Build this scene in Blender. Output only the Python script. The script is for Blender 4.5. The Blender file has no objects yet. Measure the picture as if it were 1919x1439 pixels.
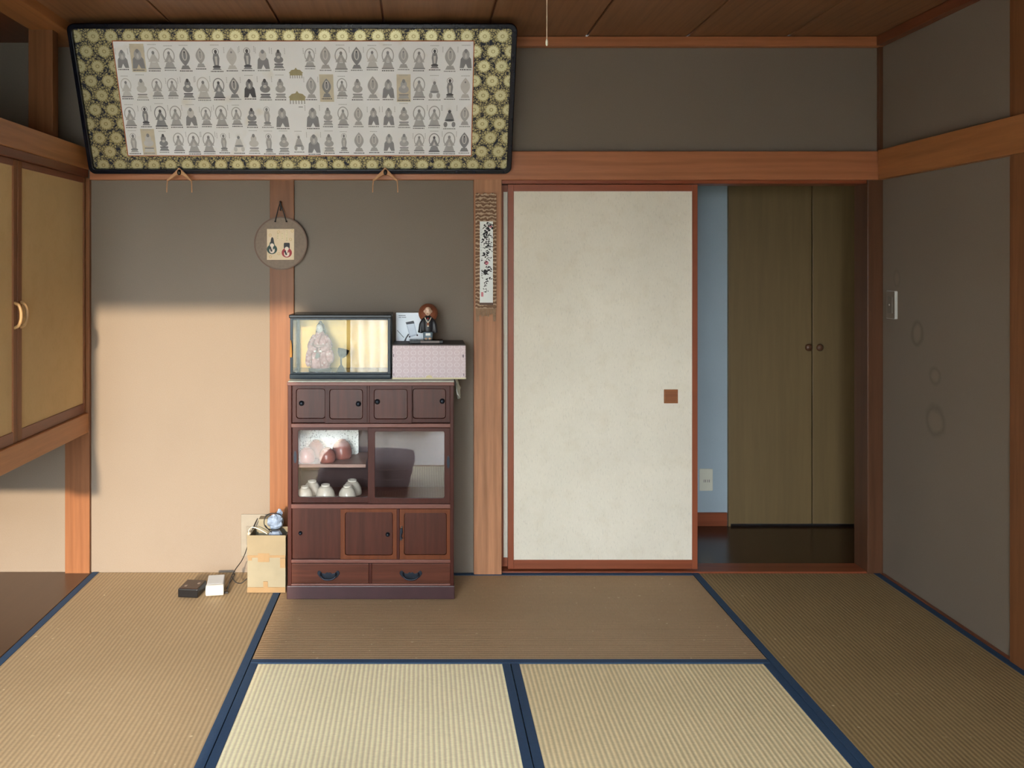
import bpy, bmesh, math, random
from math import sin, cos, pi, radians
from mathutils import Vector

sc = bpy.context.scene
col = sc.collection

# ------------------------------------------------------------------ camera, sky, sun, exposure
EYE = 1.354            # camera height, m
FPX = 1632.0           # focal length in pixels of the 1919 px wide frame
cam_d = bpy.data.cameras.new('camera')
cam = bpy.data.objects.new('camera', cam_d); col.objects.link(cam)
cam.location = (0, 0, EYE); cam.rotation_euler = (pi/2, 0, 0)
cam_d.sensor_width = 36.0; cam_d.lens = FPX/1919*36
cam_d.shift_x = 169.5/1919; cam_d.shift_y = -221.5/1919
cam_d.clip_start = 0.02
sc.camera = cam

world = bpy.data.worlds.new('sky'); sc.world = world; world.use_nodes = True
bg = world.node_tree.nodes['Background']
bg.inputs['Color'].default_value = (0.84, 0.935, 1.0, 1); bg.inputs['Strength'].default_value = 10.0

sun_d = bpy.data.lights.new('sun', 'SUN'); sun = bpy.data.objects.new('sun', sun_d); col.objects.link(sun)
sun_d.energy = 2.0; sun_d.angle = radians(1.7); sun_d.color = (1.0, 0.79, 0.56)
SUN_DIR = Vector((0.03, 1.0, -0.215))
sun.rotation_euler = SUN_DIR.to_track_quat('-Z', 'Y').to_euler(); sun.location = (0, -3, 3)

# window of the veranda: sky portal (a sampling guide for the sky, gives no light itself)
WX0, WX1, WZ0, WZ1, WY = -2.10, 0.50, 0.06, 2.20, -0.42
port_d = bpy.data.lights.new('window_daylight', 'AREA'); port = bpy.data.objects.new('window_daylight', port_d); col.objects.link(port)
port_d.shape = 'RECTANGLE'; port_d.size = WX1-WX0; port_d.size_y = WZ1-WZ0; port_d.cycles.is_portal = True
port.location = ((WX0+WX1)/2, WY, (WZ0+WZ1)/2); port.rotation_euler = (pi/2, 0, 0)

vs = sc.view_settings
vs.view_transform = 'Standard'; vs.look = 'None'; vs.gamma = 1.0; vs.exposure = 1.77
vs.use_curve_mapping = False

# ------------------------------------------------------------------ helpers
def lin(c):
    c = c/255.0
    return c/12.92 if c <= 0.04045 else ((c+0.055)/1.055)**2.4
def rgb(r, g, b): return (lin(r), lin(g), lin(b), 1.0)
def X(px, Y): return (px-790)/FPX*Y
def Z(py, Y): return EYE-(py-498)/FPX*Y
def ident(a, b, c): return (a, b, c)
def front(Y):            # local (x, z, towards the room)
    return lambda a, b, c: (a, Y-c, b)
def rr(x0, x1, z0, z1, r=0.001, n=5):
    pts = []
    for cx, cz, a0 in ((x1-r, z1-r, 0), (x0+r, z1-r, 90), (x0+r, z0+r, 180), (x1-r, z0+r, 270)):
        for i in range(n+1):
            a = radians(a0+90*i/n); pts.append((cx+r*cos(a), cz+r*sin(a)))
    return pts
def ell(cx, cz, rx, rz, n=20, a0=0.0): return [(cx+rx*cos(a0+2*pi*i/n), cz+rz*sin(a0+2*pi*i/n)) for i in range(n)]
def rect(x0, x1, z0, z1): return [(x0, z0), (x1, z0), (x1, z1), (x0, z1)]

class B:
    def __init__(s): s.v = []; s.f = []; s.m = []; s.mi = 0
    def add(s, vs_, fs_):
        o = len(s.v); s.v += [tuple(p) for p in vs_]
        for f in fs_: s.f.append([o+i for i in f]); s.m.append(s.mi)
        return s
    def box(s, x0, x1, y0, y1, z0, z1):
        return s.add([(x, y, z) for x in (x0, x1) for y in (y0, y1) for z in (z0, z1)],
                     [(0,1,3,2), (4,6,7,5), (0,4,5,1), (2,3,7,6), (0,2,6,4), (1,5,7,3)])
    def obox(s, c, size, rot):      # rotated box, rot = 3x3 matrix
        pts = []
        for x in (-.5, .5):
            for y in (-.5, .5):
                for z in (-.5, .5):
                    pts.append(Vector(c)+rot @ Vector((x*size[0], y*size[1], z*size[2])))
        return s.add(pts, [(0,1,3,2), (4,6,7,5), (0,4,5,1), (2,3,7,6), (0,2,6,4), (1,5,7,3)])
    def prism(s, loop, c0, c1, M=ident):
        n = len(loop)
        v = [M(a, b, c0) for a, b in loop]+[M(a, b, c1) for a, b in loop]
        f = [list(range(n)), list(range(2*n-1, n-1, -1))]+[(i, (i+1) % n, n+(i+1) % n, n+i) for i in range(n)]
        return s.add(v, f)
    def flat(s, loop, c, M=ident): return s.add([M(a, b, c) for a, b in loop], [list(range(len(loop)))])
    def ring(s, o, i_, c0, c1, M=ident):
        n = len(o); v = []
        for c in (c0, c1):
            v += [M(a, b, c) for a, b in o]+[M(a, b, c) for a, b in i_]
        f = []
        for k in range(n):
            j = (k+1) % n
            f += [(k, j, n+j, n+k), (2*n+k, 3*n+k, 3*n+j, 2*n+j), (k, 2*n+k, 2*n+j, j), (n+k, n+j, 3*n+j, 3*n+k)]
        return s.add(v, f)
    def fring(s, o, i_, c, M=ident):
        n = len(o)
        return s.add([M(a, b, c) for a, b in o]+[M(a, b, c) for a, b in i_], [(k, (k+1) % n, n+(k+1) % n, n+k) for k in range(n)])
    def lathe(s, prof, c=(0,0,0), seg=20, sx=1, sy=1, R=None, cap=True):
        v = []
        for r, z in prof:
            for k in range(seg):
                a = 2*pi*k/seg; p = Vector((r*cos(a)*sx, r*sin(a)*sy, z))
                if R is not None: p = R @ p
                v.append((p[0]+c[0], p[1]+c[1], p[2]+c[2]))
        f = []
        for i in range(len(prof)-1):
            for k in range(seg):
                j = (k+1) % seg; f.append((i*seg+k, i*seg+j, (i+1)*seg+j, (i+1)*seg+k))
        if cap:
            f.append(list(range(seg-1, -1, -1))); e = (len(prof)-1)*seg; f.append([e+k for k in range(seg)])
        return s.add(v, f)
    def ball(s, c, rx, ry, rz, seg=16, rings=10, R=None):
        prof = [(max(1e-4, cos(-pi/2+pi*i/rings)), sin(-pi/2+pi*i/rings)) for i in range(rings+1)]
        v = []
        for r, z in prof:
            for k in range(seg):
                a = 2*pi*k/seg; p = Vector((r*cos(a)*rx, r*sin(a)*ry, z*rz))
                if R is not None: p = R @ p
                v.append((p[0]+c[0], p[1]+c[1], p[2]+c[2]))
        f = [(i*seg+k, i*seg+(k+1) % seg, (i+1)*seg+(k+1) % seg, (i+1)*seg+k) for i in range(rings) for k in range(seg)]
        f.append(list(range(seg-1, -1, -1))); e = rings*seg; f.append([e+k for k in range(seg)])
        return s.add(v, f)
    def tube(s, pts, r, seg=8, closed=False, sub=6, rad=None):
        P = [Vector(p) for p in pts]; n = len(P); path = []; rr_ = []
        rng = range(n) if closed else range(n-1)
        for i in rng:
            p0 = P[(i-1) % n] if closed or i > 0 else P[0]
            p1 = P[i]; p2 = P[(i+1) % n]; p3 = P[(i+2) % n] if closed or i+2 < n else P[-1]
            for t in range(sub):
                t = t/sub
                path.append(0.5*((2*p1)+(-p0+p2)*t+(2*p0-5*p1+4*p2-p3)*t*t+(-p0+3*p1-3*p2+p3)*t**3))
                if rad: rr_.append(rad[i]*(1-t)+rad[(i+1) % n]*t)
        if not closed:
            path.append(P[-1]);
            if rad: rr_.append(rad[-1])
        m = len(path); v = []; up = Vector((0.13, 0.31, 0.94))
        for i in range(m):
            a = path[(i-1) % m] if closed or i > 0 else path[0]
            b = path[(i+1) % m] if closed or i < m-1 else path[-1]
            t = (b-a); t = t.normalized() if t.length > 1e-9 else Vector((0, 0, 1))
            s1 = t.cross(up); s1 = s1.normalized() if s1.length > 1e-6 else Vector((1, 0, 0)); s2 = s1.cross(t)
            q = rr_[i] if rad else r
            for k in range(seg):
                an = 2*pi*k/seg; v.append(path[i]+s1*(q*cos(an))+s2*(q*sin(an)))
        f = []
        for i in range(m if closed else m-1):
            for k in range(seg):
                j = (k+1) % seg; i2 = (i+1) % m; f.append((i*seg+k, i*seg+j, i2*seg+j, i2*seg+k))
        if not closed:
            f.append(list(range(seg-1, -1, -1))); f.append([(m-1)*seg+k for k in range(seg)])
        return s.add(v, f)
    def build(s, name, mats, parent=None, smooth=False, bevel=0.0, origin=None, remesh=0.0, seg=2, recalc=True):
        if not isinstance(mats, (list, tuple)): mats = [mats]
        if parent is not None: org = Vector(parent['_o'])
        elif origin is not None: org = Vector(origin)
        else:
            xs = [p[0] for p in s.v]; ys = [p[1] for p in s.v]; zs = [p[2] for p in s.v]
            org = Vector(((min(xs)+max(xs))/2, (min(ys)+max(ys))/2, min(zs)))
        me = bpy.data.meshes.new(name)
        me.from_pydata([(p[0]-org[0], p[1]-org[1], p[2]-org[2]) for p in s.v], [], s.f)
        for m in mats: me.materials.append(m)
        me.polygons.foreach_set('material_index', s.m)
        if recalc:
            bm = bmesh.new(); bm.from_mesh(me); bmesh.ops.recalc_face_normals(bm, faces=bm.faces); bm.to_mesh(me); bm.free()
        if smooth: me.polygons.foreach_set('use_smooth', [True]*len(me.polygons))
        o = bpy.data.objects.new(name, me); col.objects.link(o)
        if parent is not None: o.parent = parent
        else: o.location = org
        o['_o'] = tuple(org)
        if bevel:
            md = o.modifiers.new('bevel', 'BEVEL'); md.width = bevel; md.segments = seg; md.limit_method = 'ANGLE'; md.angle_limit = radians(40)
        if remesh:
            md = o.modifiers.new('remesh', 'REMESH'); md.mode = 'VOXEL'; md.voxel_size = remesh; md.use_smooth_shade = True
            md = o.modifiers.new('smooth', 'SMOOTH'); md.factor = 0.6; md.iterations = 4
        return o
def thing(name, label, cat, loc, group=None):
    o = bpy.data.objects.new(name, None); col.objects.link(o); o.location = loc; o['_o'] = tuple(loc)
    o.empty_display_size = 0.05; o['label'] = label; o['category'] = cat
    if group: o['group'] = group
    return o
def tag(o, label, cat, group=None):
    o['label'] = label; o['category'] = cat
    if group: o['group'] = group
    return o
def struct(o, label=None):
    o['kind'] = 'structure'
    if label: o['label'] = label; o['category'] = o.name.split('_')[0]
    return o
def sempty(name, loc, label, cat):
    o = thing(name, label, cat, loc); o['kind'] = 'structure'; return o

# ------------------------------------------------------------------ materials
class Nt:
    def __init__(s, name):
        s.mat = bpy.data.materials.new(name); s.mat.use_nodes = True
        s.t = s.mat.node_tree; s.b = s.t.nodes['Principled BSDF']
    def n(s, typ, **kw):
        nd = s.t.nodes.new(typ)
        for k, v in kw.items():
            if k in nd.inputs: nd.inputs[k].default_value = v
            else: setattr(nd, k, v)
        return nd
    def l(s, a, b): s.t.links.new(a, b)
    def coord(s, scale=(1,1,1), loc=(0,0,0), rot=(0,0,0)):
        tc = s.n('ShaderNodeTexCoord'); mp = s.n('ShaderNodeMapping')
        mp.inputs['Scale'].default_value = scale; mp.inputs['Location'].default_value = loc; mp.inputs['Rotation'].default_value = rot
        s.l(tc.outputs['Object'], mp.inputs['Vector']); return mp.outputs['Vector']
    def noise(s, vec, scale, detail=3, rough=0.5, dist=0.0):
        nd = s.n('ShaderNodeTexNoise'); nd.inputs['Scale'].default_value = scale; nd.inputs['Detail'].default_value = detail
        nd.inputs['Roughness'].default_value = rough; nd.inputs['Distortion'].default_value = dist
        s.l(vec, nd.inputs['Vector']); return nd.outputs['Fac']
    def ramp(s, fac, stops):
        nd = s.n('ShaderNodeValToRGB'); e = nd.color_ramp.elements
        while len(e) > len(stops): e.remove(e[-1])
        while len(e) < len(stops): e.new(0.5)
        for k, (p, c) in enumerate(stops): e[k].position = p; e[k].color = c
        s.l(fac, nd.inputs['Fac']); return nd.outputs['Color']
    def mix(s, fac, a, b, mode='MIX'):
        nd = s.n('ShaderNodeMixRGB'); nd.blend_type = mode
        for sock, v in ((nd.inputs['Fac'], fac), (nd.inputs['Color1'], a), (nd.inputs['Color2'], b)):
            if hasattr(v, 'is_output'): s.l(v, sock)
            else: sock.default_value = v
        return nd.outputs['Color']
    def math(s, op, a, b=None):
        nd = s.n('ShaderNodeMath'); nd.operation = op
        for i, v in enumerate((a, b)):
            if v is None: continue
            if hasattr(v, 'is_output'): s.l(v, nd.inputs[i])
            else: nd.inputs[i].default_value = v
        return nd.outputs[0]
    def bump(s, h, strength=0.3, dist=0.002):
        nd = s.n('ShaderNodeBump'); nd.inputs['Strength'].default_value = strength; nd.inputs['Distance'].default_value = dist
        s.l(h, nd.inputs['Height']); s.l(nd.outputs['Normal'], s.b.inputs['Normal'])
    def base(s, c):
        if hasattr(c, 'is_output'): s.l(c, s.b.inputs['Base Color'])
        else: s.b.inputs['Base Color'].default_value = c
    def set(s, rough=0.5, metal=0.0, spec=None, coat=0.0):
        s.b.inputs['Roughness'].default_value = rough; s.b.inputs['Metallic'].default_value = metal
        if spec is not None: s.b.inputs['Specular IOR Level'].default_value = spec
        s.b.inputs['Coat Weight'].default_value = coat
        return s.mat
def scale_c(c, k): return (min(1, c[0]*k), min(1, c[1]*k), min(1, c[2]*k), 1)

def plain(name, c, rough=0.5, metal=0.0, var=0.06, nscale=30, spec=None, coat=0.0):
    m = Nt(name); v = m.coord()
    f = m.noise(v, nscale, 3)
    m.base(m.ramp(f, [(0.3, scale_c(c, 1-var)), (0.7, scale_c(c, 1+var))])); return m.set(rough, metal, spec, coat)
def wood(name, c, axis='Z', rough=0.45, contrast=0.22, rings=True, fine=1.0, coat=0.0, spec=None):
    m = Nt(name); k = {'X': (0.06, 1, 1), 'Y': (1, 0.06, 1), 'Z': (1, 1, 0.06)}[axis]
    v = m.coord(scale=tuple(q*fine for q in k))
    f1 = m.noise(v, 90, 4, 0.6); f2 = m.noise(v, 14, 3, 0.5, 0.6)
    c1 = m.ramp(f1, [(0.28, scale_c(c, 1-contrast)), (0.72, scale_c(c, 1+contrast*0.7))])
    c2 = m.ramp(f2, [(0.3, scale_c(c, 1-contrast*0.9)), (0.7, scale_c(c, 1+contrast*0.6))])
    cc = m.mix(0.5, c1, c2)
    if rings:
        w = m.n('ShaderNodeTexWave'); w.wave_type = 'RINGS'; w.rings_direction = axis
        w.inputs['Scale'].default_value = 7; w.inputs['Distortion'].default_value = 5; w.inputs['Detail'].default_value = 2; w.inputs['Detail Scale'].default_value = 1.2
        m.l(m.coord(scale=tuple(q if q == 1 else 0.1 for q in k), loc=(0.31, 0.17, 0.2)), w.inputs['Vector'])
        ln = m.ramp(w.outputs['Fac'], [(0.0, (0.80, 0.76, 0.72, 1)), (0.35, (1, 1, 1, 1)), (1.0, (1, 1, 1, 1))])
        cc = m.mix(0.65, cc, m.mix(1.0, cc, ln, 'MULTIPLY'))
    m.base(cc); m.bump(f1, 0.12, 0.001)
    return m.set(rough, 0.0, spec, coat)
def plaster(name, c, stains=()):
    m = Nt(name); v = m.coord()
    f = m.noise(v, 2.2, 4); g = m.noise(v, 260, 3, 0.7)
    cc = m.ramp(f, [(0.3, scale_c(c, 0.95)), (0.7, scale_c(c, 1.04))])
    cc = m.mix(0.35, cc, m.ramp(g, [(0.35, scale_c(c, 0.86)), (0.65, scale_c(c, 1.08))]))
    if stains:
        geo = m.n('ShaderNodeNewGeometry'); sep = m.n('ShaderNodeSeparateXYZ'); m.l(geo.outputs['Position'], sep.inputs[0])
        wob = m.math('MULTIPLY', m.math('SUBTRACT', m.noise(v, 16, 2), 0.5), 0.5)
        for (sy, sz, ry, rz, k) in stains:
            dy = m.math('DIVIDE', m.math('SUBTRACT', sep.outputs[1], sy), ry)
            dz = m.math('DIVIDE', m.math('SUBTRACT', sep.outputs[2], sz), rz)
            d = m.math('ADD', m.math('SQRT', m.math('ADD', m.math('MULTIPLY', dy, dy), m.math('MULTIPLY', dz, dz))), wob)
            r = m.ramp(d, [(0.0, (1.1, 1.09, 1.06, 1)), (0.45, (1.05, 1.04, 1.02, 1)), (0.72, (1-k, 1-k, 1-1.1*k, 1)), (1.0, (1, 1, 1, 1))])
            cc = m.mix(1.0, cc, r, 'MULTIPLY')
    m.base(cc); m.bump(g, 0.25, 0.001)
    return m.set(0.9, 0, 0.2)
def paper(name, c, fleck=0.12, rough=0.85):
    m = Nt(name); v = m.coord()
    f = m.noise(v, 3.0, 3); v2 = m.coord(scale=(1, 1, 0.35), rot=(0, 0.5, 0)); g = m.noise(v2, 190, 2, 0.6)
    cc = m.ramp(f, [(0.3, scale_c(c, 0.94)), (0.7, scale_c(c, 1.04))])
    k2 = m.noise(m.coord(loc=(1.3, 0, .7)), 15, 4, 0.6)
    cc = m.mix(1.0, cc, m.ramp(k2, [(0.34, (0.965, 0.955, 0.935, 1)), (0.5, (1, 1, 1, 1))]), 'MULTIPLY')
    cc = m.mix(1.0, cc, m.ramp(g, [(0.30, (1-fleck, 1-fleck, 1-fleck, 1)), (0.42, (1, 1, 1, 1)), (0.60, (1, 1, 1, 1)), (0.72, (1+fleck*.5,)*3+(1,))]), 'MULTIPLY')
    m.base(cc); m.bump(g, 0.15, 0.0006)
    return m.set(rough, 0, 0.2)
def tatami(name, c, along='Y', worn=0.0):
    m = Nt(name)
    tc = m.n('ShaderNodeTexCoord'); sep = m.n('ShaderNodeSeparateXYZ'); m.l(tc.outputs['Object'], sep.inputs[0])
    ax, ay = (0, 1) if along == 'Y' else (1, 0)
    wv = m.noise(m.coord(), 5, 2)
    xx = m.math('ADD', sep.outputs[ax], m.math('MULTIPLY', wv, 0.004))
    rib = m.math('SINE', m.math('MULTIPLY', xx, 2*pi/0.0152)); rib = m.math('ADD', m.math('MULTIPLY', rib, 0.5), 0.5)
    # reeds: fine streaks crossing the ribs
    sc_ = (1, 9, 1) if along == 'Y' else (9, 1, 1)
    reed = m.noise(m.coord(scale=sc_), 60, 3, 0.7)
    big = m.noise(m.coord(), 1.6, 3)
    amp = 0.22 if not worn else 0.08
    c1 = m.ramp(rib, [(0.0, scale_c(c, 1-amp)), (0.55, scale_c(c, 1.0)), (1.0, scale_c(c, 1+amp*0.55))])
    c1 = m.mix(0.7, c1, m.mix(1.0, c1, m.ramp(reed, [(0.3, (0.80, 0.79, 0.76, 1)), (0.65, (1.10, 1.10, 1.09, 1))]), 'MULTIPLY'))
    c1 = m.mix(1.0, c1, m.ramp(big, [(0.3, (0.93, 0.92, 0.90, 1)), (0.7, (1.05, 1.05, 1.05, 1))]), 'MULTIPLY')
    spk = m.noise(m.coord(scale=(1, 1, 1), loc=(3, 1, 0)), 55, 1, 0.4)
    c1 = m.mix(m.ramp(spk, [(0.74, (0, 0, 0, 1)), (0.80, (0.65, 0.65, 0.65, 1))]), c1, rgb(222, 205, 168))
    m.base(c1)
    h = m.math('ADD', rib, m.math('MULTIPLY', reed, 0.6)); m.bump(h, 0.55 if not worn else 0.3, 0.0022)
    return m.set(0.62, 0, 0.35)
def glass(name, tint=(1, 1, 1, 1), rough=0.0, ior=1.5):
    m = Nt(name); t = m.t; t.nodes.remove(m.b)
    out = t.nodes['Material Output']; tr = m.n('ShaderNodeBsdfTransparent'); tr.inputs[0].default_value = tint
    gl = m.n('ShaderNodeBsdfGlossy'); gl.inputs['Roughness'].default_value = rough
    fr = m.n('ShaderNodeFresnel'); fr.inputs['IOR'].default_value = ior
    mx = m.n('ShaderNodeMixShader'); m.l(fr.outputs[0], mx.inputs[0]); m.l(tr.outputs[0], mx.inputs[1]); m.l(gl.outputs[0], mx.inputs[2])
    m.l(mx.outputs[0], out.inputs['Surface']); return m.mat

# room
M_plaster = plaster('plaster_wall', rgb(128, 117, 105))
M_plaster_r = plaster('plaster_wall_stained', rgb(128, 117, 105),
    [(3.72, 1.300, 0.030, 0.045, 0.10), (3.566, 1.076, 0.050, 0.058, 0.22), (3.444, 0.917, 0.046, 0.042, 0.16), (3.444, 0.742, 0.075, 0.075, 0.20)])
M_hall_wall = plaster('hall_wall', rgb(172, 186, 196))  # white wall; the bluish light is put into its base tint
M_post = wood('post_wood', rgb(128, 84, 54), 'Z', 0.45, spec=0.2)
M_bigpost = wood('grained_post_wood', rgb(180, 128, 94), 'Z', 0.45, 0.32, spec=0.25)
M_beam_x = wood('beam_wood', rgb(176, 112, 74), 'X', 0.42)
M_beam_y = wood('beam_wood_long', rgb(170, 112, 66), 'Y', 0.42)
M_ceil = wood('ceiling_board', rgb(132, 92, 62), 'Y', 0.5, 0.3, True)
M_dark = wood('dark_frame_wood', rgb(142, 74, 46), 'Z', 0.38)
M_dark_x = wood('dark_frame_wood_flat', rgb(142, 74, 46), 'X', 0.38)
M_dark_p = wood('dark_post_wood', rgb(98, 64, 44), 'Z', 0.4)  # dark brown wood of the corner posts and closet knobs
M_dark_y = wood('dark_frame_wood_long', rgb(120, 68, 44), 'Y', 0.38)
M_fusuma = paper('fusuma_paper', rgb(228, 220, 204), 0.10)
M_cupboard_paper = paper('cupboard_paper', rgb(204, 174, 126), 0.06)
M_hallfloor = wood('hall_floor', rgb(62, 38, 24), 'X', 0.22, 0.2)
M_alcove = wood('alcove_board', rgb(81, 59, 44), 'Y', 0.3, 0.12, False)
M_closet = wood('closet_veneer', rgb(122, 100, 66), 'Z', 0.5, 0.16, False, 0.6)
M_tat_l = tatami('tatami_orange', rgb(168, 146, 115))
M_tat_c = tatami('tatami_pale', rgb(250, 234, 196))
M_tat_d = tatami('tatami_half_dimmed', rgb(228, 208, 166))  # toned below the pale mat for light falling off to the right
M_tat_r = tatami('tatami_dimmed', rgb(153, 129, 91))  # straw mat darkened: weaker light on this side is put into the colour
M_tat_w = tatami('tatami_worn_dark_sheen', rgb(166, 138, 107), 'X', 1.0)  # wear, plus lost sheen of the crosswise reeds put into the base colour
M_heri = plain('tatami_border_cloth', rgb(34, 62, 92), 0.75, 0, 0.12, 200)
M_sub = plain('underfloor', rgb(190, 160, 115), 0.8)
M_veranda = wood('veranda_board', rgb(132, 108, 82), 'X', 0.35)
M_white = plain('white_plastic', rgb(205, 205, 201), 0.4, 0, 0.02)
M_cream = plain('cream_plastic', rgb(226, 222, 204), 0.45, 0, 0.02)
M_greyslot = plain('slot_grey', rgb(70, 68, 64), 0.6)
M_black = plain('black_lacquer', rgb(12, 13, 17), 0.25, 0, 0.05, spec=0.2)
M_blackmat = plain('black_matte', rgb(22, 21, 22), 0.6)
M_ground = plain('garden_ground', rgb(100, 103, 92), 0.95, 0, 0.2, 2)
M_alum = plain('window_frame', rgb(120, 112, 100), 0.4, 0.3)
M_curtain = None

# ------------------------------------------------------------------ room shell
BY = 3.85; CZ = 2.36; RX = 2.03; LX = -2.36; FY = 1.10
DX0, DX1, DZ1 = 0.354, 1.962, 1.72
b = B()
b.box(LX, DX0, BY, BY+0.10, -0.06, CZ); b.box(DX0, DX1+.02, BY, BY+0.10, DZ1, CZ); b.box(DX1+.02, RX+0.1, BY, BY+0.10, -0.06, CZ)
struct(b.build('wall_back', M_plaster), 'greyish beige plaster wall behind the dark cabinet')
struct(B().box(RX, RX+0.1, WY, BY, -0.06, CZ).build('wall_right', M_plaster_r), 'grey plaster wall with drop-shaped stains beside the open doorway')
struct(B().box(LX-0.1, LX, WY, BY+0.1, -0.06, CZ).build('wall_left', M_plaster), 'plaster end wall of the alcove under the hanging cupboard')
struct(B().box(LX, RX, FY, BY, -0.10, -0.056).build('floor', M_sub), 'floor boards lying under the tatami mats')
struct(B().box(LX, -1.456, 1.9, BY, -0.056, 0.002).build('floor_alcove', M_alcove, bevel=0.003), 'dark brown polished board floor under the hanging cupboard')
# ceiling of eight wide boards
ce = sempty('ceiling', (0.3, 2.4, CZ), 'brown ceiling of wide wooden boards', 'ceiling')
B().box(LX-0.1, RX+0.1, FY-0.1, BY+0.1, CZ+0.012, CZ+0.06).build('ceiling_backing', M_dark_y, ce)
xs = [-1.48, -1.04, -0.588, -0.156, 0.284, 0.725, 1.165, 1.605, RX]
for i in range(8):
    B().box(xs[i]+0.004, xs[i+1]-0.004, FY, BY, CZ, CZ+0.014).build('ceiling_board', M_ceil, ce, bevel=0.003)
B().box(LX, -1.50, 1.2, BY, CZ-0.02, CZ+0.012).build('alcove_ceiling_board', M_dark_y, ce)
# front of the room: lintel wall, side sliding screens, veranda and its window
OX0, OX1 = -2.10, 1.42
b = B(); b.box(LX, RX, FY-0.06, FY, 1.765, CZ); b.box(LX, OX0, FY-0.06, FY, -0.06, 1.765); b.box(OX1, RX, FY-0.06, FY, -0.06, 1.765)
struct(b.build('wall_front', M_plaster), 'plaster wall over the wide opening towards the veranda')
struct(B().box(LX, RX, WY, FY-0.06, -0.10, -0.03).build('floor_veranda', M_veranda), 'board floor of the veranda at the window')
struct(B().box(LX, RX, WY, FY-0.06, 2.30, 2.36).build('ceiling_veranda', M_ceil), 'board ceiling of the veranda')
b = B(); b.box(LX, WX0, WY-0.1, WY, -0.1, 2.36); b.box(WX1, RX+.1, WY-0.1, WY, -0.1, 2.36); b.box(WX0, WX1, WY-0.1, WY, WZ1, 2.36); b.box(WX0, WX1, WY-0.1, WY, -0.1, WZ0)
struct(b.build('wall_veranda', M_plaster), 'outer wall of the veranda around the window')
w = sempty('window_1', ((WX0+WX1)/2, WY, WZ0), 'wide sliding window of the veranda', 'window')
SX = (WX0, -0.63, WX1)
for k in range(2):
    x0, x1 = SX[k], SX[k+1]
    B().ring(rr(x0, x1, WZ0, WZ1), rr(x0+0.03, x1-0.03, WZ0+0.04, WZ1-0.03), 0.0, 0.03, front(WY-0.03)).build('window_sash', M_alum, w)
struct(B().box(-30, 30, -40, WY-0.1, -0.5, -0.45).build('ground', M_ground), 'garden ground outside the veranda window')

M_house = plain('neighbour_house_wall', rgb(120, 112, 100), 0.9)
hs = sempty('neighbour_house', (10.0, -28.0, -0.45), 'unseen plain house added across the garden to block low sun', 'house')  # unseen house, added to keep the sun off the sliding doors
B().box(-1.1, 22.0, -32, -25, -0.45, 6.0).build('wall', M_house, hs)
B().prism([(-1.2, 6.0), (22.5, 6.0), (21.5, 8.0), (-1.1, 8.0)], 0, 7.6, front(-24.7)).build('roof', M_dark_x, hs)

struct(B().box(-3.6, -3.3, -9, WY-0.1, -0.45, 3.3).build('wall_garden', M_house), 'unseen tall wall added outside the veranda to hold back side sky')  # unseen wall, added to cut sky light reaching the right wall

# hall behind the doorway
HY = 4.54
struct(B().box(-0.6, 2.8, BY+0.10, HY+0.1, -0.06, 0.0).build('floor_hall', M_hallfloor), 'dark brown polished board floor of the hall')
CXL = 1.594
struct(B().box(-0.6, CXL, HY, HY+0.1, 0.0, 2.3).build('wall_hall', M_hall_wall), 'white hall wall, tinted for bluish light, seen through the doorway')
b = B(); b.box(-0.7, -0.6, BY+.1, HY+.1, -.06, 2.3); b.box(2.8, 2.9, BY+.1, HY+.1, -.06, 2.3); b.box(CXL, 2.8, HY+0.04, HY+0.1, 0, 2.3); b.box(RX+.1, 2.8, BY, BY+.1, -.06, 2.36)
struct(b.build('wall_hall_end', M_hall_wall))
struct(B().box(-0.7, 2.9, BY+0.1, HY+0.1, 2.3, 2.36).build('ceiling_hall', M_hall_wall))
struct(B().box(-0.6, CXL-0.004, HY-0.012, HY, 0.0, 0.07).build('baseboard_hall', M_dark_x, bevel=0.002), 'dark red-brown baseboard of the hall wall')
struct(B().box(DX0, DX1+.07, BY-0.012, BY+0.10, -0.05, 0.006).build('trim_1', M_dark_x, bevel=0.002), 'grooved wooden sill under the sliding doors')
for i, (x0, x1, kx) in enumerate(((CXL+0.012, 2.028, 2.003), (2.034, 2.47, 2.061))):
    d = sempty('door_%d' % (3+i), ((x0+x1)/2, HY, 0.012), ('yellow-brown closet door next to the pale hall wall' if i == 0 else 'yellow-brown closet door half hidden by the doorway post'), 'door')
    B().box(x0, x1, HY-0.012, HY+0.012, 0.012, 2.25).build('door_leaf', M_closet, d, bevel=0.002)
    B().lathe([(0.006, 0), (0.006, 0.012), (0.016, 0.016), (0.019, 0.024), (0.013, 0.032), (0.001, 0.034)], (kx, HY-0.012, 0.931), 16, R=__import__('mathutils').Matrix.Rotation(radians(90), 3, 'X')).build('knob', M_dark_p, d, smooth=True)
struct(B().box(CXL, CXL+0.012, HY-0.018, HY+0.02, 0.0, 2.28).build('trim_2', M_closet, bevel=0.001), 'narrow wooden edge strip of the hall closet')

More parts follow.
